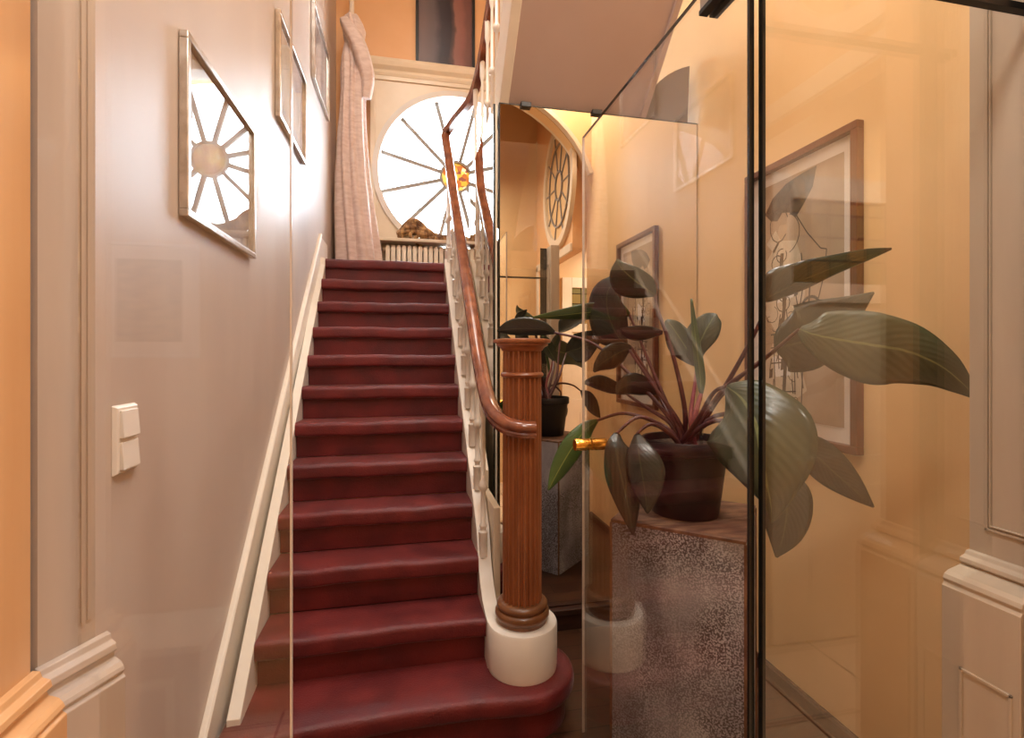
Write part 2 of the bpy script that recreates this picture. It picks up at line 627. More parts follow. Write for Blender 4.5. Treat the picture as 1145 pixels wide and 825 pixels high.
# ------------------------------------------------------------------ room shell
struct(MB().box((XL - .2, YP - .02, -.2), (XR + .2, YW + .3, 0)).build('floor', M['planks']))
struct(MB().box((-1.9, -.71, -.2), (3.6, YP - .02, 0)).build('floor_vestibule', M['tiles']))
struct(MB().box((-1.9, -.71, ZC), (3.6, YW + .5, ZC + .2)).build('ceiling', M['ceiling']))
struct(MB().box((XL - .2, .9, 0), (XL, YW + .3, ZC)).build('wall_left', M['wall_beige']))
struct(MB().box((XR, .9, 0), (XR + .2, YW + .3, ZC)).build('wall_right', M['wall_ochre']))
# vestibule behind the camera
struct(MB().box((-1.9, -.71, 0), (1.65, -.51, ZC)).build('wall_entrance', M['wall_ochre']))
struct(MB().box((-1.9, -.51, 0), (-1.7, .9, ZC)).build('wall_vestibule_left', M['wall_orange']))

# far wall with the round window opening
WC, WR = (0.487, 3.277), 0.77


def ring_wall(mb, c, R, x0, x1, z0, z1, yf, yb, n=64, mi=0, reveal=True, back=True):
    cx, cz = c
    ang = [2 * PI * i / n for i in range(n)]
    for cxx, czz in ((x0, z0), (x1, z0), (x1, z1), (x0, z1)):
        ang.append(math.atan2(czz - cz, cxx - cx) % (2 * PI))
    ang = sorted(set(round(a, 6) for a in ang))
    n = len(ang)
    inn, out = [], []
    for a in ang:
        dx, dz = math.cos(a), math.sin(a)
        inn.append((cx + R * dx, cz + R * dz))
        tx = ((x1 - cx) / dx) if dx > 1e-9 else (((x0 - cx) / dx) if dx < -1e-9 else 1e9)
        tz = ((z1 - cz) / dz) if dz > 1e-9 else (((z0 - cz) / dz) if dz < -1e-9 else 1e9)
        t = min(tx, tz)
        out.append((cx + t * dx, cz + t * dz))
    vs = [(p[0], yf, p[1]) for p in inn] + [(p[0], yf, p[1]) for p in out] + [(p[0], yb, p[1]) for p in inn] + [(p[0], yb, p[1]) for p in out]
    fs = []
    for i in range(n):
        j = (i + 1) % n
        fs.append((i, j, n + j, n + i))
        fs.append((2 * n + i, 3 * n + i, 3 * n + j, 2 * n + j))
        fs.append((i, 2 * n + i, 2 * n + j, j))
        fs.append((n + i, n + j, 3 * n + j, 3 * n + i))
    mb.add(vs, fs, mi)


mb = MB()
ring_wall(mb, WC, WR + .036, XL - .2, XR + .2, 0, ZC, YW, YW + .28)
struct(mb.build('wall_back', M['wall_orange']))
mb = MB()
ring_wall(mb, WC, WR + .03, -.335, 1.31, 2.40, 4.17, YW - .035, YW + .001)
surround = mb.build('trim_1', M['cream_paint'])
struct(surround)
# raised bead round the surround and the cornice over it
mb = MB()
mb.box((-.345, YW - .05, 2.40), (-.30, YW - .03, 4.17))
mb.box((1.27, YW - .05, 2.40), (1.315, YW - .03, 4.17))
mb.box((-.345, YW - .05, 4.13), (1.315, YW - .03, 4.17))
mb.prism([(0, 4.17), (.05, 4.17), (.06, 4.20), (.045, 4.23), (.075, 4.26), (.09, 4.30), (.075, 4.335), (0, 4.335)],
         lambda a, z: (-.36, YW - a, z), lambda a, z: (1.34, YW - a, z))
struct(mb.build('trim_2', M['cream_paint'], bevel=.004))

# round window: frame, twelve glazing bars, stained hub, pane
win = empty('window_1', (WC[0], YW + .05, WC[1] - WR), kind='structure')


def annulus(mb, c, r0, r1, y0, y1, n=64, mi=0):
    vs, fs = [], []
    for i in range(n):
        a = 2 * PI * i / n
        for r, y in ((r0, y0), (r1, y0), (r1, y1), (r0, y1)):
            vs.append((c[0] + r * math.cos(a), y, c[1] + r * math.sin(a)))
    for i in range(n):
        j = (i + 1) % n
        for k in range(4):
            k2 = (k + 1) % 4
            fs.append((i * 4 + k, i * 4 + k2, j * 4 + k2, j * 4 + k))
    mb.add(vs, fs, mi)


mb = MB()
annulus(mb, WC, WR - .014, WR + .042, YW - .06, YW + .12)
mb.build('window_frame', M['frame_white'], win, smooth=40)
for k in range(12):
    a = math.radians(15 + 30 * k)
    ca, sa = math.cos(a), math.sin(a)
    mb = MB()
    w = .019
    vs = []
    for r in (.15, WR + .01):
        for q in (-w, w):
            for y in (YW + .045, YW + .08):
                vs.append((WC[0] + ca * r - sa * q, y, WC[1] + sa * r + ca * q))
    mb.add(vs, [(0, 1, 3, 2), (4, 6, 7, 5), (0, 4, 5, 1), (2, 3, 7, 6), (0, 2, 6, 4), (1, 5, 7, 3)])
    mb.build('glazing_bar', M['bar_grey'], win)
mb = MB()
annulus(mb, WC, .143, .165, YW + .04, YW + .085)
mb.build('hub_ring', M['bar_grey'], win, smooth=40)
mb = MB()
n = 40
mb.add([(WC[0] + .146 * math.cos(2 * PI * i / n), YW + .06, WC[1] + .146 * math.sin(2 * PI * i / n)) for i in range(n)], [tuple(range(n))])
mb.build('stained_roundel', M['stained'], win)
mb = MB()
n = 64
mb.add([(WC[0] + (WR - .02) * math.cos(2 * PI * i / n), YW + .07, WC[1] + (WR - .02) * math.sin(2 * PI * i / n)) for i in range(n)], [tuple(range(n))])
mb.build('pane', M['glass_window'], win)
# sill shelf over the radiator
struct(MB().box((-.33, YW - .22, 2.545), (1.31, YW - .03, 2.575)).build('trim_3', M['cream_paint'], bevel=.006))

# landing
struct(MB().prism([(XL, YW), (XL, Y1 + .03), (.46, Y1 + .03), (.46, 3.2), (1.30, 3.2), (1.30, YW)],
                  lambda x, y: (x, y, ZL - .16), lambda x, y: (x, y, ZL - .002)).build('floor_landing', M['carpet']))

# partition wall: jamb blocks, arch above
def block(poly, z0, z1, name, mat, bevel=.003):
    return struct(MB().prism(poly, lambda x, y: (x, y, z0), lambda x, y: (x, y, z1)).build(name, mat, bevel=bevel))


block([(-1.7, .80), (-.70, .80), (-.70, .90), (-1.7, .90)], 0, 2.8, 'wall_front_left', M['wall_orange'], 0)
block([(1.64, .78), (1.90, .78), (1.90, .90), (1.64, .90)], 0, 2.8, 'wall_front_right', M['wall_ochre'], 0)
mb = MB()
arch = [(-1.7, ZC), (-1.7, 2.8), (-.75, 2.8)]
for i in range(1, 32):
    a = PI - PI * i / 32
    arch.append((.45 + 1.2 * math.cos(a), 2.8 + 1.04 * math.sin(a)))
arch += [(1.65, 2.8), (1.90, 2.8), (1.90, ZC)]
mb.prism(arch, lambda x, z: (x, .78, z), lambda x, z: (x, .90, z))
struct(mb.build('wall_front_arch', M['wall_ochre']))
# moulded band round the arch, both sides
mb = MB()
for yy in (.765, .915):
    pts = [(.45 + 1.225 * math.cos(PI - PI * i / 32), yy, 2.8 + 1.07 * math.sin(PI - PI * i / 32)) for i in range(3, 30)]
    mb.tube(pts, .05, sec=[(-.35, -.8), (.35, -.8), (.5, 0), (.35, .8), (-.35, .8), (-.5, 0)], up=V((0, 1, 0)))
struct(mb.build('trim_4', M['cream_paint']))

# white pilasters with their dado, left one splayed
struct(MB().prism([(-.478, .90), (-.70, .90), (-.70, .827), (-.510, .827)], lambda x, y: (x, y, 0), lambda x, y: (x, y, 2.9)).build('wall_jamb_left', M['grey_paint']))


def profile_run(name, a, b, outdir, prof, mat, ext=0):
    """sweep a moulding profile [(out, z)] straight from a to b (plan points)"""
    mb = MB()
    a, b, o = V(a), V(b), V(outdir).normalized()
    mb.prism(prof, lambda d, z: (a.x + o.x * d, a.y + o.y * d, z), lambda d, z: (b.x + o.x * d, b.y + o.y * d, z))
    return struct(mb.build(name, mat, bevel=.0015))


cap = [(0, 1.038), (.010, 1.036), (.013, 1.027), (.023, 1.023), (.025, 1.013), (.018, 1.008), (.020, 1.001), (.034, .997), (.040, .991), (.043, .985), (.038, .979), (.045, .975), (.045, 0), (0, 0)]
SPL = V((.0436, .071)).normalized()
LN = V((SPL.y, -SPL.x))
p_far, p_near = V((-.478, .90)), V((-.510, .827)) - SPL * 0.0
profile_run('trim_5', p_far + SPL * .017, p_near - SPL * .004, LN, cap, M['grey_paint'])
# vertical beads along the left pilaster
mb = MB()
for q, w, d in ((.010, .004, .004), (.020, .0035, .006), (.028, .0025, .004)):
    c = p_far - SPL * q
    pl = [(-w, 0), (w, 0), (w * .6, d), (-w * .6, d)]
    mb.prism(pl, lambda s, o, c=c: (c.x + SPL.x * s + LN.x * o, c.y + SPL.y * s + LN.y * o, 1.07), lambda s, o, c=c: (c.x + SPL.x * s + LN.x * o, c.y + SPL.y * s + LN.y * o, 2.9))
struct(mb.build('trim_6', M['grey_paint']))
# dark gap and the orange lacquered jamb nearer the camera
struct(MB().box((-.70, .819, 0), (-.520, .828, 2.9)).build('trim_7', M['black']))
struct(MB().box((-.70, .71, 0), (-.512, .820, 2.8)).build('wall_jamb_orange', M['orange_lacquer'], bevel=.004))
profile_run('trim_8', (-.512, .820), (-.512, .71), (1, 0), cap, M['orange_lacquer'])
# right pilaster
struct(MB().box((1.259, .752, 0), (1.335, .90, 2.46)).build('wall_jamb_right', M['stone_paint']))
capr = [(-d * 1.15, z - .045 if z > .1 else z) for d, z in cap]
cap2 = [(0, 1.036), (.012, 1.034), (.016, 1.026), (.029, 1.021), (.031, 1.012), (.023, 1.006), (.042, 1.0), (.064, .994), (.074, .987), (.078, .978), (.074, .970), (.080, .962), (.080, 0), (0, 0)]
profile_run('trim_9', (1.259, .90), (1.259, .752), (-1, 0), cap2, M['stone_paint'])
mb = MB()
def strip(x, y0, z0, y1, z1, w=.006, d=.004):
    """raised bead rectangle on the face x = const"""
    for (a0, b0, a1, b1) in ((y0, z0, y1, z0 + w), (y0, z1 - w, y1, z1), (y0, z0, y0 + w, z1), (y1 - w, z0, y1, z1)):
        mb.box((x - d, a0, b0), (x + .002, a1, b1))
strip(1.259, .775, 1.09, .868, 2.30)
strip(1.259, .785, 1.10, .858, 2.29, .003, .006)
strip(1.179, .765, .20, .862, .80)
struct(mb.build('trim_10', M['stone_paint'], bevel=.001))
struct(MB().box((1.20, .742, 0), (1.335, .753, 2.46)).build('trim_11', M['black']))
struct(MB().box((1.262, .60, 0), (1.335, .743, 2.46)).build('wall_jamb_ochre', M['orange_lacquer'], bevel=.004))
profile_run('trim_12', (1.262, .743), (1.262, .60), (-1, 0), cap2, M['orange_lacquer'])
# dado end seen left (white board below the cap)
# side room to the right of the vestibule, entered through a wide doorway
mb = MB()
mb.box((1.50, .40, 2.46), (1.62, .78, ZC))
mb.box((1.50, -.51, 2.46), (1.62, .40, ZC))
mb.box((1.50, -.51, 0), (1.62, -.40, 2.46))
struct(mb.build('wall_vestibule_right', M['wall_orange']))
struct(MB().box((1.65, -.71, 0), (3.6, -.51, ZC)).build('wall_side_room', M['wall_ochre']))
struct(MB().box((3.4, -.51, 0), (3.6, 1.0, ZC)).build('wall_side_room_end', M['wall_ochre']))
struct(MB().box((1.84, .9, 0), (3.6, 1.0, ZC)).build('wall_side_room_far', M['wall_ochre']))
struct(MB().box((1.62, -.51, 0), (3.4, -.495, .16)).build('baseboard_side_room', M['cream_paint'], bevel=.004))

# panelled white door with a stained glass light, in the side room
d2 = empty('door_2', (2.25, -.48, 0), kind='structure')
mb = MB()
mb.box((1.80, -.508, .01), (2.74, -.47, .95))
mb.box((1.80, -.508, .95), (1.92, -.47, 2.40))
mb.box((2.62, -.508, .95), (2.74, -.47, 2.40))
mb.box((1.92, -.508, 2.28), (2.62, -.47, 2.40))
mb.box((1.92, -.508, .95), (2.62, -.488, 1.75))
mb.box((1.92, -.508, 1.75), (2.62, -.47, 1.85))
mb.box((2.02, -.472, .2), (2.52, -.462, .8))
mb.build('leaf_board', M['cream_paint'], d2, bevel=.004)


def mat_quarries():
    m, nt, out = newmat('coloured_panes')
    b = N(nt, 'ShaderNodeBsdfPrincipled')
    b.inputs['Roughness'].default_value = 0.15
    nt.links.new(b.outputs[0], out.inputs[0])
    tc = N(nt, 'ShaderNodeTexCoord')
    mp = N(nt, 'ShaderNodeMapping')
    mp.inputs['Rotation'].default_value = (PI / 2, 0, 0)
    nt.links.new(tc.outputs['Object'], mp.inputs[0])
    br = N(nt, 'ShaderNodeTexBrick', i_Scale=1.0)
    br.offset = 0
    br.inputs['Brick Width'].default_value = .117
    br.inputs['Row Height'].default_value = .12
    br.inputs['Mortar Size'].default_value = .006
    br.inputs['Color1'].default_value = rgb(160, 122, 62)
    br.inputs['Color2'].default_value = rgb(86, 98, 66)
    br.inputs['Mortar'].default_value = rgb(30, 24, 20)
    nt.links.new(mp.outputs[0], br.inputs['Vector'])
    nt.links.new(br.outputs['Color'], b.inputs['Base Color'])
    return m


M['quarries'] = mat_quarries()
MB().box((1.92, -.50, 1.85), (2.62, -.49, 2.28)).build('stained_light', M['quarries'], d2, loc=(1.92, -.49, 1.85))
mb = MB()
mb.box((2.655, -.47, 1.18), (2.685, -.463, 1.36))
mb.tube([(2.67, -.465, 1.28), (2.67, -.42, 1.28), (2.58, -.42, 1.28)], .009)
mb.build('door_handle', M['brass'], d2, smooth=40)

# internal oculus over the doorway: ring and bars on the wall
w2 = empty('window_2', (1.50, .3, 2.57), kind='structure')
OC = (.40, 3.17)
mb = MB()
nseg = 48
def ocu(mb, r0, r1, x0, x1):
    vs, fs = [], []
    for i in range(nseg):
        a = 2 * PI * i / nseg
        for r, x in ((r0, x0), (r1, x0), (r1, x1), (r0, x1)):
            vs.append((x, OC[0] + r * .8 * math.cos(a), OC[1] + r * math.sin(a)))
    for i in range(nseg):
        j = (i + 1) % nseg
        for k in range(4):
            fs.append((i * 4 + k, i * 4 + (k + 1) % 4, j * 4 + (k + 1) % 4, j * 4 + k))
    mb.add(vs, fs)
ocu(mb, .54, .62, 1.46, 1.502)
mb.build('window_frame', M['cream_paint'], w2, smooth=40)
mb = MB()
ocu(mb, .13, .15, 1.475, 1.495)
ocu(mb, .40, .415, 1.475, 1.495)
for k in range(10):
    a = 2 * PI * k / 10
    mb.tube([(1.485, OC[0] + .14 * .8 * math.cos(a), OC[1] + .14 * math.sin(a)), (1.485, OC[0] + .55 * .8 * math.cos(a), OC[1] + .55 * math.sin(a))], .007, n=6)
mb.build('glazing_bars', M['bar_grey'], w2)
mb = MB()
mb.add([(1.492, OC[0] + .55 * .8 * math.cos(2 * PI * i / 40), OC[1] + .55 * math.sin(2 * PI * i / 40)) for i in range(40)], [tuple(range(40))])
mb.build('pane', M['wall_ochre'], w2)
# doorway casing
mb = MB()
mb.box((1.478, -.47, 0), (1.502, -.40, 2.50))
mb.box((1.478, -.47, 2.44), (1.502, .775, 2.52))
struct(mb.build('trim_13', M['cream_paint'], bevel=.006))

# right wall baseboard
struct(MB().prism([(0, 0), (-.018, 0), (-.018, .05), (-.01, .06), (0, .06)], lambda d, z: (XR + d, .90, z), lambda d, z: (XR + d, YM, z)).build('baseboard_right', M['dark_wood']))

# ------------------------------------------------------------------ upper flight (underside, strings)
SL = 1.02


def sof(y):
    return 2.81 + (YM - y) * SL


up = empty('upper_staircase', (.89, 3.1, ZL), 'pale upper flight of stairs with plain beige sloping underside above the mirror', 'staircase')
mb = MB()
mb.prism([(YM + .10, sof(YM + .10) + .03), (1.3, sof(1.3) + .03), (1.3, sof(1.3) + .30), (YM + .10, sof(YM + .10) + .30)], lambda y, z: (.525, y, z), lambda y, z: (1.30, y, z))
mb.build('underside', M['soffit'], up)
for x0, x1 in ((.478, .528),):
    mb = MB()
    mb.prism([(YM + .10, sof(YM + .10)), (1.25, sof(1.25)), (1.25, sof(1.25) + .36), (YM + .10, sof(YM + .10) + .36)], lambda y, z: (x0, y, z), lambda y, z: (x1, y, z))
    mb.build('outer_string', [M['white_paint']], up, bevel=.004)
mb = MB()
mb.prism([(YM + .10, sof(YM + .10)), (1.25, sof(1.25)), (1.25, sof(1.25) + .30), (YM + .10, sof(YM + .10) + .30)], lambda y, z: (1.285, y, z), lambda y, z: (1.315, y, z))
mb.build('wall_string', M['soffit'], up)
uprail = [(.386, 3.95, 3.36), (.43, 3.78, 3.355), (.470, 3.62, 3.37), (.490, 3.42, 3.42), (.502, 3.27, 3.51), (.515, 3.17, 3.63), (.522, 3.05, 3.74), (.525, 2.6, 4.20), (.525, 2.0, 4.81)]

# dark grey curved panel beyond the flight, above the mirror
sp = [(1.315, 2.805), (1.585, 2.805), (1.60, 3.15)] + [(1.60 - .285 * math.sin(a) ** 1.2, 3.15 - .25 * (1 - math.cos(a)) - .05 * math.sin(a)) for a in [PI / 2 * i / 8 for i in range(1, 9)]]
struct(MB().prism(sp, lambda x, z: (x, YM + .02, z), lambda x, z: (x, YM + .10, z)).build('trim_14', pbr('curved_panel_grey', rgb(112, 100, 92), rough=.6)))

# ------------------------------------------------------------------ staircase
st = empty('staircase', (-.1, 1.95, 0), 'straight staircase in dark red carpet with white balusters and wooden handrail', 'staircase')


def step_mesh(y, z, yb):
    """carpeted tread with a thick rounded nosing, and its riser below"""
    prof = []
    R, T = .022, .075
    for i in range(7):
        a = PI / 2 + PI / 2 * i / 6
        prof.append((y + R + R * math.cos(a), z - R + R * math.sin(a)))
    for i in range(5):
        a = PI + PI / 2 * i / 4
        prof.append((y + .018 + .018 * math.cos(a), z - T + .018 + .018 * math.sin(a)))
    prof += [(y + .040, z - T), (y + .042, z - RISE - .002), (yb, z - RISE - .002), (yb, z - .003)]
    mb = MB()
    segs = 10
    xa, xb = xl(y), xr(y)
    n = len(prof)
    vs, fs = [], []
    for s in range(segs + 1):
        q = s / segs
        xx = xa + (xb - xa) * q
        dz = .0025 * math.sin(q * 9 + y * 7) + .002 * math.sin(q * 23 + y * 3)
        for k, (py, pz) in enumerate(prof):
            ed = 1 if k < 12 else 0
            vs.append((xx, py + (.003 * math.sin(q * 6 + y * 11) if ed else 0), pz + (dz if ed else 0)))
    for s in range(segs):
        for k in range(n):
            k2 = (k + 1) % n
            fs.append((s * n + k, s * n + k2, (s + 1) * n + k2, (s + 1) * n + k))
    fs.append(tuple(range(n)))
    fs.append(tuple(segs * n + k for k in range(n))[::-1])
    mb.add(vs, fs)
    return mb


for i in range(0, 11):
    y, z = Y1 - G * i, ZL - RISE * i
    yb = y + G + .035 if i else y + .10
    step_mesh(y, z, yb).build('step', M['carpet'], st, smooth=45)
# curtail step, rounded round the newel
NX, NY = .472, 2.034
cy = Y1 - G * 11
ol = [(-.632, 1.80), (-.3, 1.832), (0, 1.845), (.25, 1.842)]
for i in range(15):
    a = -PI / 2 - .1 + (PI * 1.0) * i / 14
    ol.append((NX + .215 * math.cos(a), NY + .215 * math.sin(a)))
ol += [(.33, 2.25), (-.632, 2.25)]
lv = [(.035, 0), (.035, .105), (.018, .11), (.004, .118), (0, .132), (0, .160), (.004, .175), (.014, .183), (.03, .186)]
MB().stack(ol, lv).build('step', M['carpet'], st, smooth=50)
# wall string and skirting on the left
ys = [1.93 + (Y1 + .05 - 1.93) * i / 10 for i in range(11)]
mb = MB()
poly = [(1.90, .18), (1.90, nose(1.90) - .0), (Y1, ZL - .05), (Y1 + .02, ZL + .01), (Y1 + .02, 2.0), (2.12, .18)]
mb.prism(poly, lambda y, z: (xl(y) - .046, y, z), lambda y, z: (xl(y) - .001, y, z))
mb.build('wall_string', M['white_paint'], st, bevel=.003)
mb = MB()
poly = [(1.70, .0), (1.70, nose(1.70) + .12), (Y1 + .02, ZL + .17), (Y1 + .35, ZL + .17), (Y1 + .35, ZL - .1), (2.1, .0)]
mb.prism(poly, lambda y, z: (XL, y, z), lambda y, z: (XL + .014, y, z))
b0, b1 = (1.69, nose(1.69) + .12), (Y1 + .02, ZL + .17)
mb.prism([(0, 0), (.022, 0), (.026, .012), (.018, .022), (0, .022)], lambda d, z: (XL + d, b0[0], b0[1] + z), lambda d, z: (XL + d, b1[0], b1[1] + z))
mb.build('skirting', M['white_paint'], st, bevel=.002)
# outer string with the closing board under it
SX0, SX1 = .325, .385
mb = MB()
mb.prism([(2.34, .30), (2.34, nose(2.34) + .035), (Y1 + .03, ZL + .035), (Y1 + .03, ZL - .28), (2.62, nose(2.62) - .34)],
         lambda y, z: (xr(y) + .001, y, z), lambda y, z: (SX1, y, z))
mb.build('outer_string', M['white_paint'], st, bevel=.004)
mb = MB()
mb.box((.388, 2.25, 0), (.42, 2.585, .78))
mb.prism([(2.585, 0), (2.585, nose(2.585) + .02), (Y1 + .02, ZL + .01), (Y1 + .02, 0)], lambda y, z: (.388, y, z), lambda y, z: (.42, y, z))
mb.box((.456, YM + .04, 0), (.472, 4.05, ZL + .03))
mb.build('closing_board', M['cream_paint'], st, bevel=.003)
# curved white plinth under the newel, sweeping up into the string
mb = MB()
pr = [(.143, .186), (.146, .20), (.146, .366), (.142, .374)]
mb.lathe(pr, (NX, NY, 0), 40)
path = [(NX - .1155, NY + .0, .374), (.356, 2.09, .378), (.354, 2.16, .405), (.353, 2.22, .45), (.353, 2.28, .52), (.353, 2.34, nose(2.34) + .035), (.354, 2.36, nose(2.36) + .035)]
vs, fs = [], []
for i, (x, y, z) in enumerate(path):
    w0 = .030
    vs += [(x - w0, y, .186), (x + w0, y, .186), (x + w0, y, z), (x - w0, y, z)]
for i in range(len(path) - 1):
    for k in range(4):
        k2 = (k + 1) % 4
        fs.append((i * 4 + k, i * 4 + k2, i * 4 + 4 + k2, i * 4 + 4 + k))
fs += [(0, 1, 2, 3), tuple(len(vs) - 4 + k for k in (3, 2, 1, 0))]
mb.add(vs, fs)
mb.build('newel_plinth', M['white_paint'], st, smooth=35)

# newel post: fluted column
mb = MB()
nfl = 22
nn = nfl * 8
zs = [.46, 1.46]
vs, fs = [], []
for z, dr in ((.455, 0), (1.50, -.002)):
    for i in range(nn):
        a = 2 * PI * i / nn
        ph = (i % 8) / 8.0
        r = .0825 + dr - (.013 * math.sin(PI * (ph - .25) / .75) ** .6 if ph > .25 else 0)
        vs.append((NX + r * math.cos(a), NY + r * math.sin(a), z))
for i in range(nn):
    j = (i + 1) % nn
    fs.append((i, j, nn + j, nn + i))
fs += [tuple(range(nn))[::-1], tuple(range(nn, 2 * nn))]
mb.add(vs, fs)
newel = mb.build('newel_post', M['oak'], st)
mb = MB()
mb.lathe([(.10, .370), (.102, .385), (.104, .392), (.108, .394), (.113, .405), (.113, .418), (.106, .428), (.101, .430), (.101, .436), (.106, .441), (.106, .450), (.098, .458), (.09, .462), (.084, .463)], (NX, NY, 0), 48)
mb.build('newel_base', M['oak_dark'], newel, smooth=50)
mb = MB()
mb.lathe([(.078, 1.494), (.086, 1.498), (.088, 1.504), (.095, 1.511), (.105, 1.516), (.108, 1.518), (.108, 1.525), (.112, 1.527), (.119, 1.529), (.122, 1.536), (.119, 1.543), (.10, 1.546)], (NX, NY, 0), 48)
mb.lathe([(.082, 1.386), (.088, 1.391), (.091, 1.397), (.088, 1.403), (.082, 1.408)], (NX, NY, 0), 48)
mb.build('newel_cap', M['oak'], newel, smooth=50)

# balusters
RX = .348


def rail_z(y):
    return nose(y) + .735


def baluster(x, y, z0, z1, name='baluster', parent=st, ball=.33):
    mb = MB()
    H = z1 - z0
    prof = [(.020, 0), (.020, .105), (.022, .108), (.022, .118), (.013, .124), (.013, .136), (.018, .142), (.018, .150), (.0115, .158), (.0115, ball - .026), (.018, ball - .018), (.0225, ball), (.018, ball + .018), (.0115, ball + .026), (.0095, H - .15), (.014, H - .13), (.018, H - .11), (.018, H)]
    mb.lathe(prof, (x, y, z0), 14)
    return mb.build(name, M['white_paint'], parent, smooth=50, loc=(x, y, z0))


for i in range(9):
    y = 2.30 + G * i
    z0 = nose(max(y, 2.32)) + .03
    if i == 0:
        z0 = .54
    z1 = rail_z(y) - .02 if i else 1.33
    baluster(RX, y, z0, z1)
baluster(.335, 4.03, ZL, 3.10, ball=.36)
baluster(.33, 4.13, ZL, 3.27, ball=.36)
# handrail: sweeps from the newel up the flight and over the wreath
rp = [(.500, 1.936, 1.182), (.455, 1.938, 1.183), (.418, 1.960, 1.190), (.388, 2.010, 1.202), (.367, 2.080, 1.225), (.355, 2.16, 1.262), (.349, 2.25, 1.32), (RX, 2.40, rail_z(2.40) + .01)]
for i in range(1, 9):
    y = 2.4 + (3.75 - 2.4) * i / 8
    rp.append((RX - .008 * i / 8, y, rail_z(y)))
rp += [(.336, 3.86, 2.835), (.330, 3.95, 2.96), (.322, 4.03, 3.10), (.312, 4.10, 3.225), (.315, 4.15, 3.31), (.345, 4.10, 3.345), (.386, 3.95, 3.36)]
# smooth the path
def smooth_path(p, n=4):
    p = [V(q) for q in p]
    out = []
    for i in range(len(p) - 1):
        a, b, c, d = p[max(i - 1, 0)], p[i], p[i + 1], p[min(i + 2, len(p) - 1)]
        for k in range(n):
            t = k / n
            out.append(.5 * ((2 * b) + (c - a) * t + (2 * a - 5 * b + 4 * c - d) * t * t + (3 * b - a - 3 * c + d) * t ** 3))
    out.append(p[-1])
    return out


RSEC = [(-.72, -.95), (.72, -.95), (.85, -.55), (.70, -.35), (1.0, 0), (1.0, .35), (.75, .72), (.35, .92), (0, .98), (-.35, .92), (-.75, .72), (-1.0, .35), (-1.0, 0), (-.70, -.35), (-.85, -.55)]
mb = MB()
mb.tube(smooth_path(rp), .035, sec=RSEC)
mb.build('handrail', M['rail_wood'], st, smooth=45)
mb = MB()
mb.tube(smooth_path(uprail), .033, sec=RSEC)
mb.build('handrail', M['rail_wood'], up, smooth=45)
for k, (x, y) in enumerate(((.478, 3.52), (.497, 3.32), (.506, 3.16), (.512, 3.02), (.512, 2.86), (.512, 2.70), (.512, 2.54), (.512, 2.38))):
    # rail height there
    zz = None
    for a, b in zip(uprail, uprail[1:]):
        if a[1] >= y >= b[1]:
            q = (a[1] - y) / (a[1] - b[1])
            zz = a[2] + (b[2] - a[2]) * q
    zb = max(ZL, sof(y) + .36) if y < YM + .10 else ZL
    baluster(x, y, zb, zz - .02, parent=up, ball=max(.30, zz - zb - .55))

# ------------------------------------------------------------------ glazing of the partition
def pane_box(mb, a, b):
    mb.box(a, b)


g1 = empty('window_3', ((-.475 - .182) / 2, YP, 0), kind='structure')
MB().box((-.476, YP - .004, 0.002), (-.182, YP + .004, 3.4)).build('pane', M['glass_fixed'], g1)
MB().box((-.183, YP - .0045, 0.002), (-.1805, YP + .0045, 3.4)).build('polished_edge', M['edge_pale'], g1)
g2 = empty('window_4', (.98, YP, 0), kind='structure')
MB().box((.686, YP - .004, 0.002), (1.258, YP + .004, 2.245)).build('pane', M['glass_fixed'], g2)
MB().box((.680, YP - .006, 0.002), (.6865, YP + .006, 2.245)).build('pane_edge', M['edge'], g2)
MB().box((-.18, YP - .088, 2.174), (1.258, YP - .072, 2.188)).build('transom_seal', M['rubber'], g2)
MB().box((-.18, YP - .084, 2.188), (1.258, YP - .076, 3.4)).build('transom_pane', M['glass'], g2)

# glass door, standing open
hinge, free = V((.668, YP + .01)), V((.668, 1.832))
dd = (free - hinge)
DL = dd.length
dd.normalize()
dn = V((-dd.y, dd.x))      # towards the stairs
door = empty('door_1', (hinge.x, hinge.y, 0), kind='structure')


def dbox(mb, s0, s1, o0, o1, z0, z1, mi=0):
    poly = [(s0, o0), (s1, o0), (s1, o1), (s0, o1)]
    f = lambda s, o: hinge + dd * s + dn * o
    mb.prism(poly, lambda s, o: (f(s, o).x, f(s, o).y, z0), lambda s, o: (f(s, o).x, f(s, o).y, z1), mi)
    return mb


dbox(MB(), .006, DL - .003, -.004, .004, .02, 2.318).build('pane', M['glass'], door)
dbox(MB(), 0, .0065, -.0055, .0055, .02, 2.318).build('pane_edge', M['edge'], door)
dbox(MB(), DL - .003, DL, -.0045, .0045, .02, 2.318).build('polished_edge', M['edge_pale'], door)
dbox(MB(), .006, DL, -.0042, .0042, 2.318, 2.320).build('top_edge', M['edge'], door)
mb = MB()
dbox(mb, -.02, .145, .006, .022, 2.252, 2.40)
dbox(mb, -.02, .145, -.022, -.006, 2.252, 2.40)
patch = mb.build('hinge_plate', M['steel'], door, bevel=.002)
mb = MB()
dbox(mb, -.02, .146, .003, .0235, 2.243, 2.253)
dbox(mb, -.02, .146, -.0235, -.003, 2.243, 2.253)
mb.build('gasket', M['rubber'], patch)
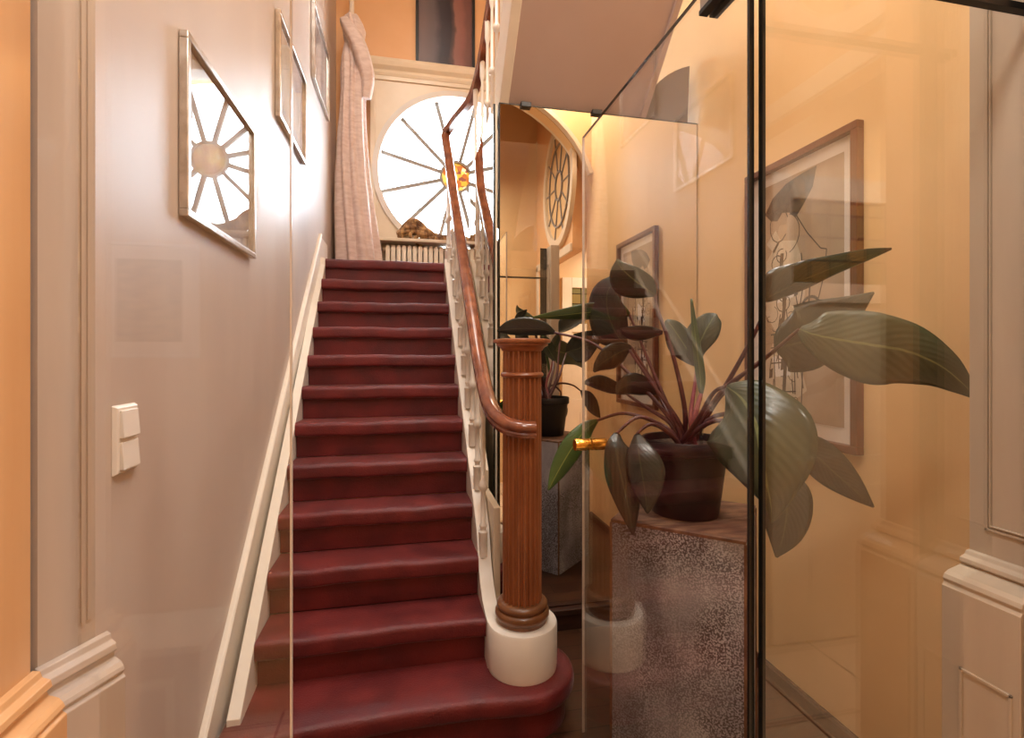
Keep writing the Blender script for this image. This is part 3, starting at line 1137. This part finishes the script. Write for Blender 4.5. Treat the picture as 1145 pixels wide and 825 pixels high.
# brass knob through the pane near the free edge
kp = hinge + dd * (DL - .075)
mb = MB()
def cyl_along(mb, c, d, prof, n=24):
    d = V((d.x, d.y, 0)).normalized()
    s = V((-d.y, d.x, 0))
    vs, fs = [], []
    for r, q in prof:
        for i in range(n):
            a = 2 * PI * i / n
            vs.append(V(c) + d * q + s * r * math.cos(a) + V((0, 0, 1)) * r * math.sin(a))
    for j in range(len(prof) - 1):
        for i in range(n):
            fs.append((j * n + i, j * n + (i + 1) % n, (j + 1) * n + (i + 1) % n, (j + 1) * n + i))
    fs.append(tuple(range(n))[::-1])
    fs.append(tuple((len(prof) - 1) * n + i for i in range(n)))
    mb.add(vs, fs)
cyl_along(mb, (kp.x, kp.y, 1.146), V((dn.x, dn.y)), [(.022, .004), (.022, .010), (.019, .012), (.019, .016), (.0225, .018), (.0225, .058), (.021, .061)])
cyl_along(mb, (kp.x, kp.y, 1.146), V((-dn.x, -dn.y)), [(.022, .004), (.022, .010), (.019, .012), (.019, .016), (.0225, .018), (.0225, .058), (.021, .061)])
mb.build('door_knob', M['brass'], door, smooth=40)

# ------------------------------------------------------------------ mirror under the upper flight
mir = empty('mirror', (1.05, YM, .12), 'tall frameless mirror filling the wall under the sloping stair underside', 'mirror')
MB().box((.481, YM, .122), (1.632, YM + .006, 2.806)).build('mirror_glass', M['mirror'], mir)
MB().box((.476, YM - .002, .12), (.481, YM + .008, 2.81)).build('mirror_edge', M['edge'], mir)
MB().box((.476, YM - .002, 2.806), (1.636, YM + .008, 2.811)).build('mirror_edge', M['edge'], mir)
MB().box((.476, YM + .006, .10), (1.636, YM + .03, 2.81)).build('backing_board', M['dark_wood'], mir)
for x in (.62, 1.02):
    MB().box((x - .028, YM - .02, 2.795), (x + .028, YM + .004, 2.822)).build('clip', M['black'], mir, bevel=.003)
# second mirror round the corner, along the balustrade
mi2 = empty('mirror', (.457, 3.1, .60), 'narrow mirror panel set lengthwise beside the balustrade, reflecting handrail and balusters', 'mirror')
MB().box((.448, YM + .012, .60), (.454, 3.62, 2.80)).build('mirror_glass', M['mirror'], mi2)
MB().box((.446, YM - .002, .60), (.456, YM + .012, 2.80)).build('mirror_edge', M['edge'], mi2)
MB().box((.4545, YM + .012, .60), (.468, 3.62, 2.80)).build('backing_board', M['cream_paint'], mi2)
# dark plinth under the mirror
mb = MB()
mb.box((.43, YM - .03, 0), (1.64, YM + .04, .10))
mb.box((.43, YM - .04, .085), (1.64, YM + .04, .115))
struct(mb.build('baseboard_mirror', M['dark_wood'], bevel=.004))

# ------------------------------------------------------------------ pedestal
PC = V((1.012, 1.672))
ang = math.radians(-41.6)
pd = empty('pedestal', (PC.x, PC.y, 0), 'waist-high square grey pedestal with speckled worn skin and rusty rim', 'pedestal')


def rot(x, y, a=ang, c=PC):
    return (c.x + x * math.cos(a) - y * math.sin(a), c.y + x * math.sin(a) + y * math.cos(a))


hw = .216
sq = [rot(-hw, -hw), rot(hw, -hw), rot(hw, hw), rot(-hw, hw)]
MB().stack(sq, [(0, 0), (0, .892)]).build('body', M['patina'], pd, bevel=.004)
MB().stack([rot(x, y) for x, y in ((-hw - .001, -hw - .001), (hw + .001, -hw - .001), (hw + .001, hw + .001), (-hw - .001, hw + .001))], [(0, .888), (0, .898), (.004, .90)]).build('top_plate', M['rust'], pd)
mb = MB()
for (x, y) in ((-hw, -hw), (hw, -hw), (hw, hw), (-hw, hw)):
    p = rot(x, y)
    q = [rot(x + dx, y + dy) for dx, dy in ((-.004, -.004), (.004, -.004), (.004, .004), (-.004, .004))]
    mb.stack(q, [(0, 0), (0, .888)])
mb.build('corner_edge', M['rust'], pd)

# ------------------------------------------------------------------ potted plant
PX, PY, PZ = 1.005, 1.672, .90
pl = empty('potted_plant', (PX, PY, PZ), 'large-leaved potted philodendron in a black plastic pot on the grey pedestal', 'potted plant')
mb = MB()
mb.lathe([(.115, 0), (.118, .004), (.146, .225), (.155, .228), (.157, .235), (.157, .270), (.154, .274), (.148, .272), (.144, .235), (.02, .235)], (PX, PY, PZ), 40)
mb.build('pot', M['pot'], pl, smooth=40)
mb = MB()
mb.lathe([(.143, .225), (.141, .246), (.10, .254), (.05, .250), (.003, .252)], (PX, PY, PZ), 32)
mb.build('soil', M['soil'], pl, smooth=60)
mb = MB()
mb.tube([(PX + .02, PY - .07, PZ + .24), (PX + .022, PY - .072, PZ + .33)], .008)
mb.build('water_gauge', glass('clear_tube', (.8, .85, .85, 1), f0=.2), pl)
CROWN = V((PX, PY, PZ + .27))


def leaf(mid, mat='leaf', tilt=0.0, fold=.25, stem=None, wave=.0, stem_r=.007, smat='stalk', root=None):
    """mid: [(u, v, t, wl, wr)] along the midrib, with half-widths in photo pixels; tilt turns the blade about its midrib"""
    pts = [at(m[0], m[1], m[2]) for m in mid]
    ctrl = [(pts[i], mid[i][3] * mid[i][2] / F, mid[i][4] * mid[i][2] / F) for i in range(len(mid))]
    # resample by Catmull-Rom
    P = smooth_path(pts, 6)
    def interp(idx):
        out = []
        for i in range(len(ctrl) - 1):
            a, b, c, d = [ctrl[j][idx] for j in (max(i - 1, 0), i, i + 1, min(i + 2, len(ctrl) - 1))]
            for k in range(6):
                t = k / 6
                out.append(max(.0004, .5 * (2 * b + (c - a) * t + (2 * a - 5 * b + 4 * c - d) * t * t + (3 * b - a - 3 * c + d) * t ** 3)))
        out.append(max(.0004, ctrl[-1][idx]))
        return out
    WL, WR_ = interp(1), interp(2)
    eye = V((0, 0, HC))
    nu = 5
    vs, fs, uvs = [], [], []
    n = len(P)
    for i, p in enumerate(P):
        t = (P[min(i + 1, n - 1)] - P[max(i - 1, 0)]).normalized()
        view = (p - eye).normalized()
        s = t.cross(view).normalized()       # to the right of the midrib as seen
        nn_ = s.cross(t).normalized()
        s2 = s * math.cos(tilt) + nn_ * math.sin(tilt)
        n2 = nn_ * math.cos(tilt) - s * math.sin(tilt)
        if n2.dot(view) > 0:
            n2 = -n2
        for j in range(-nu, nu + 1):
            q = j / nu
            w = (WL[i] if q < 0 else WR_[i]) / max(.35, math.cos(tilt))
            off = s2 * q * w + n2 * (-fold * w * abs(q) ** 1.6) + n2 * (wave * w * math.sin(i * .9 + (2 if q > 0 else 0)) * q * q)
            vs.append(p + off)
            uvs.append((.5 + q * .5, i / (n - 1)))
    m = 2 * nu + 1
    for i in range(n - 1):
        for j in range(m - 1):
            fs.append((i * m + j, i * m + j + 1, (i + 1) * m + j + 1, (i + 1) * m + j))
    mb = MB()
    mb.add(vs, fs)
    ob = mb.build('leaf', M[mat], pl, smooth=80)
    ul = ob.data.uv_layers.new(name='UVMap')
    for lp in ob.data.loops:
        ul.data[lp.index].uv = uvs[lp.vertex_index]
    so = ob.modifiers.new('thick', 'SOLIDIFY')
    so.thickness = .0012
    # petiole
    if stem is not None:
        r0 = V(root) if root is not None else CROWN + V((random.uniform(-.03, .03), random.uniform(-.03, .03), -.03))
        sp_ = [r0] + [at(*q) for q in stem] + [pts[0]]
        sp_ = smooth_path(sp_, 5)
        k = len(sp_)
        rs = [stem_r * (1.5 - .8 * i / (k - 1)) for i in range(k)]
        mb = MB()
        mb.tube(sp_, rs, n=8)
        mb.build('stalk', M[smat], ob, smooth=60)
    return ob


# big leaf pointing to the pilaster
leaf([(894, 368, 1.46, 4, 4), (910, 374, 1.43, 18, 24), (940, 380, 1.41, 34, 34), (978, 386, 1.38, 43, 38), (1016, 393, 1.36, 38, 32), (1052, 409, 1.35, 27, 20), (1078, 430, 1.35, 13, 9), (1094, 447, 1.35, 1, 1)], 'leaf', tilt=.15, fold=.18, stem=[(805, 440, 1.75), (850, 405, 1.62)])
# dark leaf behind it
leaf([(868, 392, 1.68, 3, 3), (880, 386, 1.68, 30, 22), (905, 380, 1.68, 36, 38), (930, 364, 1.69, 27, 32), (955, 345, 1.70, 14, 16), (977, 327, 1.71, 1, 1)], 'leaf_dark', tilt=-.35, stem=[(800, 450, 1.82), (835, 415, 1.75)])
# upper leaf seen edge-on
leaf([(853, 336, 1.66, 2, 2), (868, 328, 1.66, 8, 22), (900, 312, 1.64, 12, 18), (935, 298, 1.62, 9, 12), (970, 286, 1.6, 6, 7), (997, 278, 1.58, 1, 1)], 'leaf_dark', tilt=-.5, stem=[(800, 450, 1.8), (832, 395, 1.72), (853, 352, 1.67)])
# big drooping leaf in front of the joint
leaf([(812, 432, 1.52, 4, 4), (830, 446, 1.46, 46, 32), (845, 474, 1.40, 60, 54), (851, 508, 1.37, 50, 54), (857, 540, 1.36, 28, 40), (862, 566, 1.37, 8, 18), (862, 585, 1.39, 1, 1)], 'leaf', tilt=-.1, fold=.3, stem=[(780, 470, 1.72), (797, 440, 1.62)])
# its lower neighbours
leaf([(872, 520, 1.62, 3, 3), (878, 545, 1.60, 26, 24), (880, 570, 1.58, 25, 26), (876, 598, 1.56, 17, 18), (868, 623, 1.55, 1, 1)], 'leaf_dark', tilt=.2, stem=[(800, 470, 1.75), (850, 490, 1.68)])
leaf([(888, 486, 1.74, 3, 3), (905, 502, 1.73, 16, 18), (928, 524, 1.71, 19, 22), (952, 545, 1.69, 13, 15), (977, 567, 1.67, 1, 1)], 'leaf_dark', tilt=.1, stem=[(800, 465, 1.80), (850, 468, 1.77)])
# drooping leaves to the left of the pot
leaf([(690, 484, 1.78, 3, 3), (688, 500, 1.74, 11, 16), (694, 530, 1.71, 17, 22), (702, 565, 1.69, 12, 14), (708, 598, 1.68, 1, 1)], 'leaf_dark', tilt=.1, stem=[(745, 480, 1.80), (715, 466, 1.80)])
leaf([(712, 485, 1.76, 3, 3), (714, 505, 1.70, 14, 18), (718, 530, 1.67, 17, 24), (722, 556, 1.65, 10, 14), (724, 574, 1.64, 1, 1)], 'leaf_dark', tilt=-.2, stem=[(748, 484, 1.78), (728, 474, 1.77)])
# upright leaves at the left
leaf([(733, 330, 1.86, 2, 2), (722, 322, 1.85, 12, 18), (706, 310, 1.84, 12, 26), (694, 298, 1.84, 6, 18), (690, 290, 1.85, 1, 1)], 'leaf', tilt=.3, stem=[(766, 460, 1.80), (752, 395, 1.82), (735, 345, 1.85)])
leaf([(700, 386, 1.95, 2, 2), (690, 374, 1.94, 13, 24), (680, 350, 1.93, 18, 24), (680, 325, 1.93, 10, 18), (695, 306, 1.94, 1, 1)], 'leaf_dark', tilt=.3, stem=[(758, 470, 1.83), (730, 430, 1.88)])
leaf([(745, 358, 1.88, 2, 2), (752, 366, 1.87, 10, 10), (764, 384, 1.86, 16, 14), (776, 402, 1.86, 8, 8), (781, 410, 1.86, 1, 1)], 'leaf', tilt=.2, stem=None)
leaf([(779, 410, 1.84, 2, 2), (780, 392, 1.83, 8, 16), (788, 372, 1.82, 14, 20), (797, 356, 1.82, 10, 12), (801, 351, 1.82, 1, 1)], 'leaf', tilt=.2, stem=[(772, 470, 1.80), (777, 430, 1.83)], smat='stalk_pink')
# slim new shoot
leaf([(784, 440, 1.79, 2, 2), (783, 420, 1.78, 5, 5), (778, 380, 1.77, 4, 4), (773, 334, 1.76, 1, 1)], 'leaf_green', tilt=.1, fold=.5, stem=[(776, 470, 1.79)], smat='stalk_pink', stem_r=.010)
leaf([(741, 372, 1.92, 2, 2), (728, 373, 1.91, 7, 6), (712, 374, 1.90, 9, 8), (700, 371, 1.9, 6, 6), (694, 367, 1.9, 1, 1)], 'leaf_dark', tilt=.5, stem=None)
leaf([(706, 388, 1.94, 2, 2), (696, 392, 1.93, 10, 12), (682, 400, 1.92, 12, 14), (670, 408, 1.92, 6, 8), (664, 416, 1.92, 1, 1)], 'leaf_dark', tilt=.4, stem=[(756, 470, 1.84), (732, 430, 1.9)])
leaf([(735, 440, 1.95, 2, 2), (722, 434, 1.94, 10, 10), (706, 430, 1.94, 12, 12), (694, 434, 1.94, 6, 8), (690, 440, 1.94, 1, 1)], 'leaf_dark', tilt=.4, stem=[(752, 472, 1.86)])
leaf([(700, 440, 2.05, 2, 2), (686, 434, 2.04, 7, 8), (668, 428, 2.03, 8, 8), (652, 428, 2.03, 1, 1)], 'leaf_dark', tilt=.5, stem=[(750, 474, 1.86), (722, 455, 1.95)])
# long leaves reaching over the newel post
leaf([(704, 352, 1.98, 2, 2), (690, 350, 1.98, 10, 12), (660, 349, 1.98, 9, 10), (630, 352, 1.98, 6, 6), (596, 355, 1.98, 1, 1)], 'leaf_green', tilt=.6, stem=[(754, 470, 1.84), (728, 410, 1.92)])
leaf([(620, 372, 2.20, 2, 2), (606, 368, 2.20, 8, 8), (586, 367, 2.20, 11, 9), (568, 368, 2.20, 8, 7), (556, 370, 2.2, 1, 1)], 'leaf_dark', tilt=.5, stem=[(754, 474, 1.85), (716, 430, 1.98), (665, 385, 2.12)])
leaf([(668, 470, 2.0, 2, 2), (655, 480, 1.98, 8, 10), (640, 500, 1.96, 12, 13), (625, 525, 1.95, 9, 10), (613, 548, 1.94, 1, 1)], 'leaf_green', tilt=.3, stem=[(745, 478, 1.84), (700, 462, 1.94)])

# ------------------------------------------------------------------ pictures
def framed(name, origin, ux, uz, w, h, label, fmat, fw, depth, art, mat_w=0, group=None, cat='picture', normal=None, glazed=True, rail=None):
    """flat frame on a wall: origin = lower corner on the wall, ux along the wall, normal off the wall"""
    o, ux, uz, nn_ = V(origin), V(ux), V(uz), V(normal)
    root = empty(name, o + ux * w / 2, label, cat, group)
    def bx(mb, a0, b0, a1, b1, d0, d1):
        vs = []
        for d in (d0, d1):
            for a, b in ((a0, b0), (a1, b0), (a1, b1), (a0, b1)):
                vs.append(o + ux * a + uz * b + nn_ * d)
        mb.add(vs, [(0, 3, 2, 1), (4, 5, 6, 7), (0, 1, 5, 4), (1, 2, 6, 5), (2, 3, 7, 6), (3, 0, 4, 7)])
    mb = MB()
    bx(mb, 0, 0, w, fw, .002, depth)
    bx(mb, 0, h - fw, w, h, .002, depth)
    bx(mb, 0, fw, fw, h - fw, .002, depth)
    bx(mb, w - fw, fw, w, h - fw, .002, depth)
    mb.build('frame', fmat, root, bevel=.003)
    mb = MB()
    bx(mb, fw, fw, w - fw, h - fw, .003, .006)
    bd = mb.build('mat_board' if mat_w else 'print', M['mat_board'] if mat_w else art, root)
    if mat_w:
        mb = MB()
        bx(mb, fw + mat_w, fw + mat_w, w - fw - mat_w, h - fw - mat_w, .006, .0075)
        bd = mb.build('print', art, root)
    if glazed:
        mb = MB()
        q = depth * .55
        mb.add([o + ux * a + uz * b + nn_ * q for a, b in ((fw, fw), (w - fw, fw), (w - fw, h - fw), (fw, h - fw))], [(0, 1, 2, 3)])
        mb.build('glazing', M['glass_picture'], root)
    return root, bx


for (y0, z0, lab) in ((1.64, 1.89, 'silver-framed picture lowest on the stair wall, reflecting the whole round window'),
                      (2.74, 2.70, 'silver-framed picture halfway up the stair wall, second of the rising three'),
                      (3.72, 3.43, 'silver-framed picture highest on the stair wall, next to the tied curtain')):
    framed('framed_picture', (XL, y0, z0), (0, 1, 0), (0, 0, 1), .68, .55, lab, M['silver'], .022, .028, M['print_grey'], group='three silver framed pictures rising along the stairs', normal=(1, 0, 0))

# big portrait print on the right wall
root, bx = framed('framed_print', (XR, 1.52, 1.11), (0, 1, 0), (0, 0, 1), .62, 1.23, 'tall wood-framed line drawing in pale mount on the ochre wall behind the plant', M['frame_brown'], .03, .035, M['paper'], mat_w=.06, normal=(-1, 0, 0))
# drawing: dark cap of hair, hatched figure, ornaments (all flat ink on the paper)
def ink(polys, d, name, mat):
    mb = MB()
    for poly in polys:
        n = len(poly)
        mb.add([(XR - d, 1.52 + .62 - a, 1.11 + b) for a, b in poly], [tuple(range(n))])
    return mb.build(name, mat, root, recalc=False)
# a runs from the window side towards the camera, b upwards
ink([[(.11, 1.02), (.16, 1.08), (.24, 1.12), (.33, 1.135), (.41, 1.14), (.39, 1.06), (.34, 1.0), (.30, .96), (.26, .99), (.22, 1.0), (.19, .97), (.15, .98)]], .0085, 'drawn_hair', M['ink'])
ink([[(.12, .80), (.20, .88), (.30, .86), (.36, .70), (.33, .52), (.22, .42), (.12, .55)],
     [(.10, .30), (.16, .42), (.30, .40), (.36, .22), (.24, .14), (.12, .18)],
     [(.12, .88), (.18, .93), (.21, .88), (.17, .83)]], .0083, 'drawn_wash', M['ink_pale'])
for hp in ([(.18, .70), (.30, .74), (.29, .62), (.19, .60)], [(.16, .36), (.26, .38), (.27, .28), (.18, .27)]):
    ink([hp], .0085, 'drawn_highlight', M['ink_white'])
rnd = random.Random(3)
polys = []
def stroke(pts, w=.003):
    for (a, b), (c, d) in zip(pts, pts[1:]):
        dx, dy = c - a, d - b
        L = math.hypot(dx, dy) or 1
        nx, ny = -dy / L * w, dx / L * w
        polys.append([(a + nx, b + ny), (a - nx, b - ny), (c - nx, d - ny), (c + nx, d + ny)])
def arc(cx, cy, r, a0, a1, n=10, w=.002, sy=1.0):
    stroke([(cx + r * math.cos(a0 + (a1 - a0) * i / n), cy + sy * r * math.sin(a0 + (a1 - a0) * i / n)) for i in range(n + 1)], w)
arc(.20, .95, .055, .3, 5.6, w=.0025, sy=1.4)
arc(.23, .90, .09, -1.2, 1.2, w=.002)
stroke([(.30, .97), (.36, .88), (.43, .80), (.46, .79), (.45, .70), (.42, .60)], .0025)
stroke([(.22, .82), (.21, .70), (.235, .60), (.22, .48), (.24, .34), (.23, .2)], .010)
stroke([(.33, .80), (.34, .66), (.31, .52), (.34, .36), (.33, .16)], .003)
stroke([(.38, .72), (.37, .58), (.40, .50)], .004)
arc(.38, .56, .05, 0, 2.6, w=.006)
for k in range(26):
    arc(.12 + .24 * rnd.random(), .16 + .62 * rnd.random(), .012 + .03 * rnd.random(), rnd.random() * 6, rnd.random() * 6 + 3, n=8, w=.0016)
for k in range(14):
    a, b = .11 + .25 * rnd.random(), .15 + .5 * rnd.random()
    stroke([(a, b), (a + .02 * rnd.uniform(-1, 1), b + .10 * rnd.random() + .03)], .003)
for (a0, b0, hh) in ((.215, .76, .05), (.225, .66, .035), (.232, .585, .06), (.215, .50, .04), (.235, .42, .05), (.222, .30, .06), (.30, .62, .03), (.335, .30, .07), (.15, .26, .05)):
    polys.append([(a0 - .012, b0), (a0 + .010, b0 + .006), (a0 + .014, b0 + hh), (a0 - .008, b0 + hh - .01)])
for k in range(8):
    arc(.21 + .02 * rnd.uniform(-1, 1), .60 + .03 * k, .02 + .02 * rnd.random(), rnd.random() * 3, 5 + rnd.random() * 2, n=10, w=.0025)
for q in (.17, .29):
    stroke([(q, .46), (q + .005, .20)], .003)
for b0 in (.46, .40, .33, .20):
    stroke([(.15, b0), (.30, b0 + .012)], .003)
ink(polys, .0090, 'drawn_lines', M['ink'])
MB().box((XR - .0080, 1.60, 1.20), (XR - .0076, 2.06, 2.255)).build('tinted_ground', M['ground_tan'], root)

# painting above the window
framed('painting', (.085, YW, 4.32), (1, 0, 0), (0, 0, 1), .585, .80, 'dark abstract painting in a thin black frame above the round window', M['black'], .028, .03, M['painting'], normal=(0, -1, 0), cat='painting', glazed=False)
# small landscape on the entrance wall behind the camera (seen reflected)
framed('framed_landscape', (-1.17, -.51, 1.468), (1, 0, 0), (0, 0, 1), .355, .45, 'brown landscape print in wide white mount, mirrored in the glass by the switch', M['mat_board'], .012, .02, M['print_land'], mat_w=.05, normal=(0, 1, 0), glazed=False)

# low panelled chest under it
ch = empty('chest', (-1.02, -.38, 0), 'low brown panelled chest mirrored in the glass below the light switch', 'chest')
MB().box((-1.30, -.505, 0), (-.72, -.25, .43)).build('body', M['baseboard'], ch, bevel=.005)
MB().box((-1.32, -.508, .43), (-.70, -.23, .46)).build('lid', M['cream_paint'], ch, bevel=.006)
mb = MB()
for a, b, c, d in ((-1.06, .09, -.80, .115), (-1.06, .315, -.80, .34), (-1.06, .115, -1.035, .315), (-.825, .115, -.80, .315)):
    mb.box((a, -.252, b), (c, -.235, d))
mb.build('panel_frame', M['cream_paint'], ch, bevel=.004)

# ------------------------------------------------------------------ curtain
cu = empty('curtain', (-.46, 4.72, ZL), 'long pinkish beige curtain tied in a knot, hanging in the landing corner', 'curtain')
rings = [(4.56, -.49, .055, .05), (4.50, -.48, .075, .06), (4.42, -.475, .095, .07), (4.33, -.47, .08, .065), (4.22, -.475, .10, .075), (4.08, -.47, .115, .08), (3.90, -.478, .105, .085), (3.72, -.485, .110, .09), (3.45, -.49, .125, .10), (3.1, -.485, .145, .11), (2.75, -.465, .165, .12), (2.45, -.445, .18, .13), (2.235, -.435, .19, .13)]
n = 72
vs, fs = [], []
R2 = []
for i in range(len(rings) - 1):
    for k in range(4):
        t = k / 4
        R2.append([rings[i][q] + (rings[i + 1][q] - rings[i][q]) * t for q in range(4)])
R2.append(list(rings[-1]))
for (z, x, rx, ry) in R2:
    tw = (z - 2.2) * 1.3 + (2.2 if z > 4.2 else 0) * (z - 4.2)
    amp = .05 + .13 * (1 if z < 4.1 else .9)
    for i in range(n):
        a = 2 * PI * i / n
        m_ = 1 + amp * math.sin(9 * a + 1.1 * math.sin(2 * a + z) + tw * 1.2) * (.65 + .35 * math.sin(3 * a + .8)) + .07 * math.sin(4 * a - tw) + .02 * math.sin(21 * a + z * 5)
        vs.append((x + rx * m_ * math.cos(a), 4.74 + ry * m_ * math.sin(a), z + .01 * math.sin(5 * a + z * 8)))
for j in range(len(R2) - 1):
    for i in range(n):
        i2 = (i + 1) % n
        fs.append((j * n + i, j * n + i2, (j + 1) * n + i2, (j + 1) * n + i))
fs += [tuple(range(n)), tuple((len(R2) - 1) * n + i for i in range(n))[::-1]]
mb = MB()
mb.add(vs, fs)
mb.build('cloth', M['fabric'], cu, smooth=70)
# diagonal swag of the knot and the loose tail at the right
mb = MB()
sw = smooth_path([(-.55, 4.66, 4.47), (-.50, 4.63, 4.38), (-.43, 4.63, 4.26), (-.38, 4.65, 4.12), (-.345, 4.67, 3.97), (-.36, 4.69, 3.80)], 5)
mb.tube(sw, [.04 + .03 * math.sin(PI * i / (len(sw) - 1)) for i in range(len(sw))], n=16, sec=[(math.cos(2 * PI * j / 16) * (1 + .12 * math.sin(5 * 2 * PI * j / 16)), .8 * math.sin(2 * PI * j / 16) * (1 + .12 * math.sin(5 * 2 * PI * j / 16))) for j in range(16)], up=V((0, 1, 0)))
mb.build('knot', M['fabric'], cu, smooth=70)
mb = MB()
mb.tube([(-.49, 4.74, 4.53), (-.49, 4.74, 5.58)], .022, n=12)
mb.build('cord', M['rope'], cu, smooth=60)

# ------------------------------------------------------------------ radiator
ra = empty('radiator', (.3, YW - .12, ZL), 'cream ribbed radiator under the round window on the landing', 'radiator')
for k in range(24):
    x = -.175 + k * .05
    mb = MB()
    mb.stack([(x - .019, YW - .17), (x + .019, YW - .17), (x + .019, YW - .06), (x - .019, YW - .06)], [(.012, ZL + .07), (.003, ZL + .08), (0, ZL + .10), (0, ZL + .27), (.003, ZL + .29), (.012, ZL + .30)])
    mb.build('fin', M['radiator'], ra, smooth=50)
mb = MB()
for z in (.105, .265):
    mb.tube([(-.22, YW - .115, ZL + z), (1.03, YW - .115, ZL + z)], .018, n=12)
mb.build('manifold', M['radiator'], ra, smooth=50)
mb = MB()
mb.tube([(-.21, YW - .115, ZL + .265), (-.275, YW - .115, ZL + .265)], .013, n=10)
mb.ball((-.285, YW - .115, ZL + .265), .024)
mb.tube([(-.285, YW - .115, ZL + .265), (-.285, YW - .115, ZL + .0)], .009, n=8)
mb.build('valve', M['steel'], ra, smooth=50)
for x in (-.12, .98):
    MB().box((x - .015, YW - .14, ZL), (x + .015, YW - .09, ZL + .09)).build('foot', M['radiator'], ra)

# ------------------------------------------------------------------ driftwood on the sill
dw = empty('driftwood', (.25, YW - .12, 2.575), 'gnarled brown driftwood lying on the sill of the round window', 'driftwood')
rr_ = random.Random(11)
mb = MB()
for k in range(16):
    x0 = -.09 + .05 * rr_.random()
    pts = []
    L = .34 + .42 * rr_.random()
    hh = .13 * rr_.random()
    ph = rr_.random() * 6
    for i in range(12):
        q = i / 11
        hump = math.exp(-((q * L - .14) / .12) ** 2)
        pts.append((x0 + L * q, YW - .125 + .04 * math.sin(ph + q * 7), 2.595 + hump * (hh + .02) + .014 * math.sin(ph * 2 + q * 9) + .02 * rr_.random()))
    mb.tube(smooth_path(pts, 3), [.016 + .014 * math.sin(PI * i / 33) * rr_.uniform(.7, 1.2) for i in range(34)], n=8)
mb.build('branch', M['drift'], dw, smooth=60)
mb = MB()
for k in range(5):
    c = (-.02 + .05 * k, YW - .14 + .02 * (k % 2), 2.63 + .05 * math.sin(k * 1.7))
    pts = [(c[0] + .05 * math.cos(a), c[1] + .03 * math.sin(a * 1.5), c[2] + .045 * math.sin(a)) for a in [2 * PI * i / 14 for i in range(12)]]
    mb.tube(smooth_path(pts, 2), .016, n=8)
mb.build('knotted_root', M['drift'], dw, smooth=60)

# ------------------------------------------------------------------ light switch
sw_ = empty('light_switch', (XL, 1.35, 1.198), 'white double rocker light switch on the stair wall', 'light switch')
mb = MB()
mb.prism([(1.302, 1.198), (1.402, 1.198), (1.402, 1.362), (1.302, 1.362)], lambda y, z: (XL, y, z), lambda y, z: (XL + .010, y + (.006 if y < 1.35 else -.006), z + (.006 if z < 1.25 else -.006)))
mb.build('plate', M['plastic_white'], sw_, bevel=.002)
for z0 in (1.211, 1.285):
    mb = MB()
    mb.prism([(0, z0), (0, z0 + .064), (.006, z0 + .064), (.011, z0)], lambda d, z: (XL + .009 + d, 1.316, z), lambda d, z: (XL + .009 + d, 1.388, z))
    mb.build('rocker', M['plastic_white'], sw_, bevel=.0015)

# ------------------------------------------------------------------ light
w = bpy.data.worlds.new('sky')
S.world = w
w.use_nodes = True
bg = w.node_tree.nodes['Background']
bg.inputs[0].default_value = (0.74, 0.87, 1.0, 1)
bg.inputs[1].default_value = 22.0


def area(name, loc, target, size, power, col):
    l = bpy.data.lights.new(name, 'AREA')
    l.shape = 'DISK'
    l.size = size
    l.energy = power
    l.color = col
    o = bpy.data.objects.new(name, l)
    COL.objects.link(o)
    o.location = loc
    o.rotation_euler = (V(target) - V(loc)).to_track_quat('-Z', 'Y').to_euler()
    return o


WARM = (1.0, .92, .80)
area('hall_lamp', (.1, 1.9, 5.3), (.2, 2.3, 0), .7, 48, (1.0, .96, .91))
area('stair_lamp', (.0, 2.8, 5.5), (.0, 2.8, 0), .7, 18, (1, .93, .84))
area('side_lamp', (1.05, 1.08, 4.25), (1.1, 1.6, 0), .35, 42, (1, .95, .88))
area('vestibule_lamp', (.25, .15, 3.5), (.35, .2, 0), .5, 32, (1.0, .96, .91))
area('side_room_lamp', (2.5, .2, 2.75), (2.4, .1, 0), .4, 28, WARM)

vs_ = S.view_settings
vs_.view_transform = 'Standard'
vs_.look = 'None'
vs_.exposure = 0.0
vs_.gamma = 1.0
vs_.use_curve_mapping = False
S.cycles.use_denoising = True
S.cycles.max_bounces = 12
S.cycles.transparent_max_bounces = 24
S.cycles.glossy_bounces = 8
S.cycles.sample_clamp_indirect = 6.0
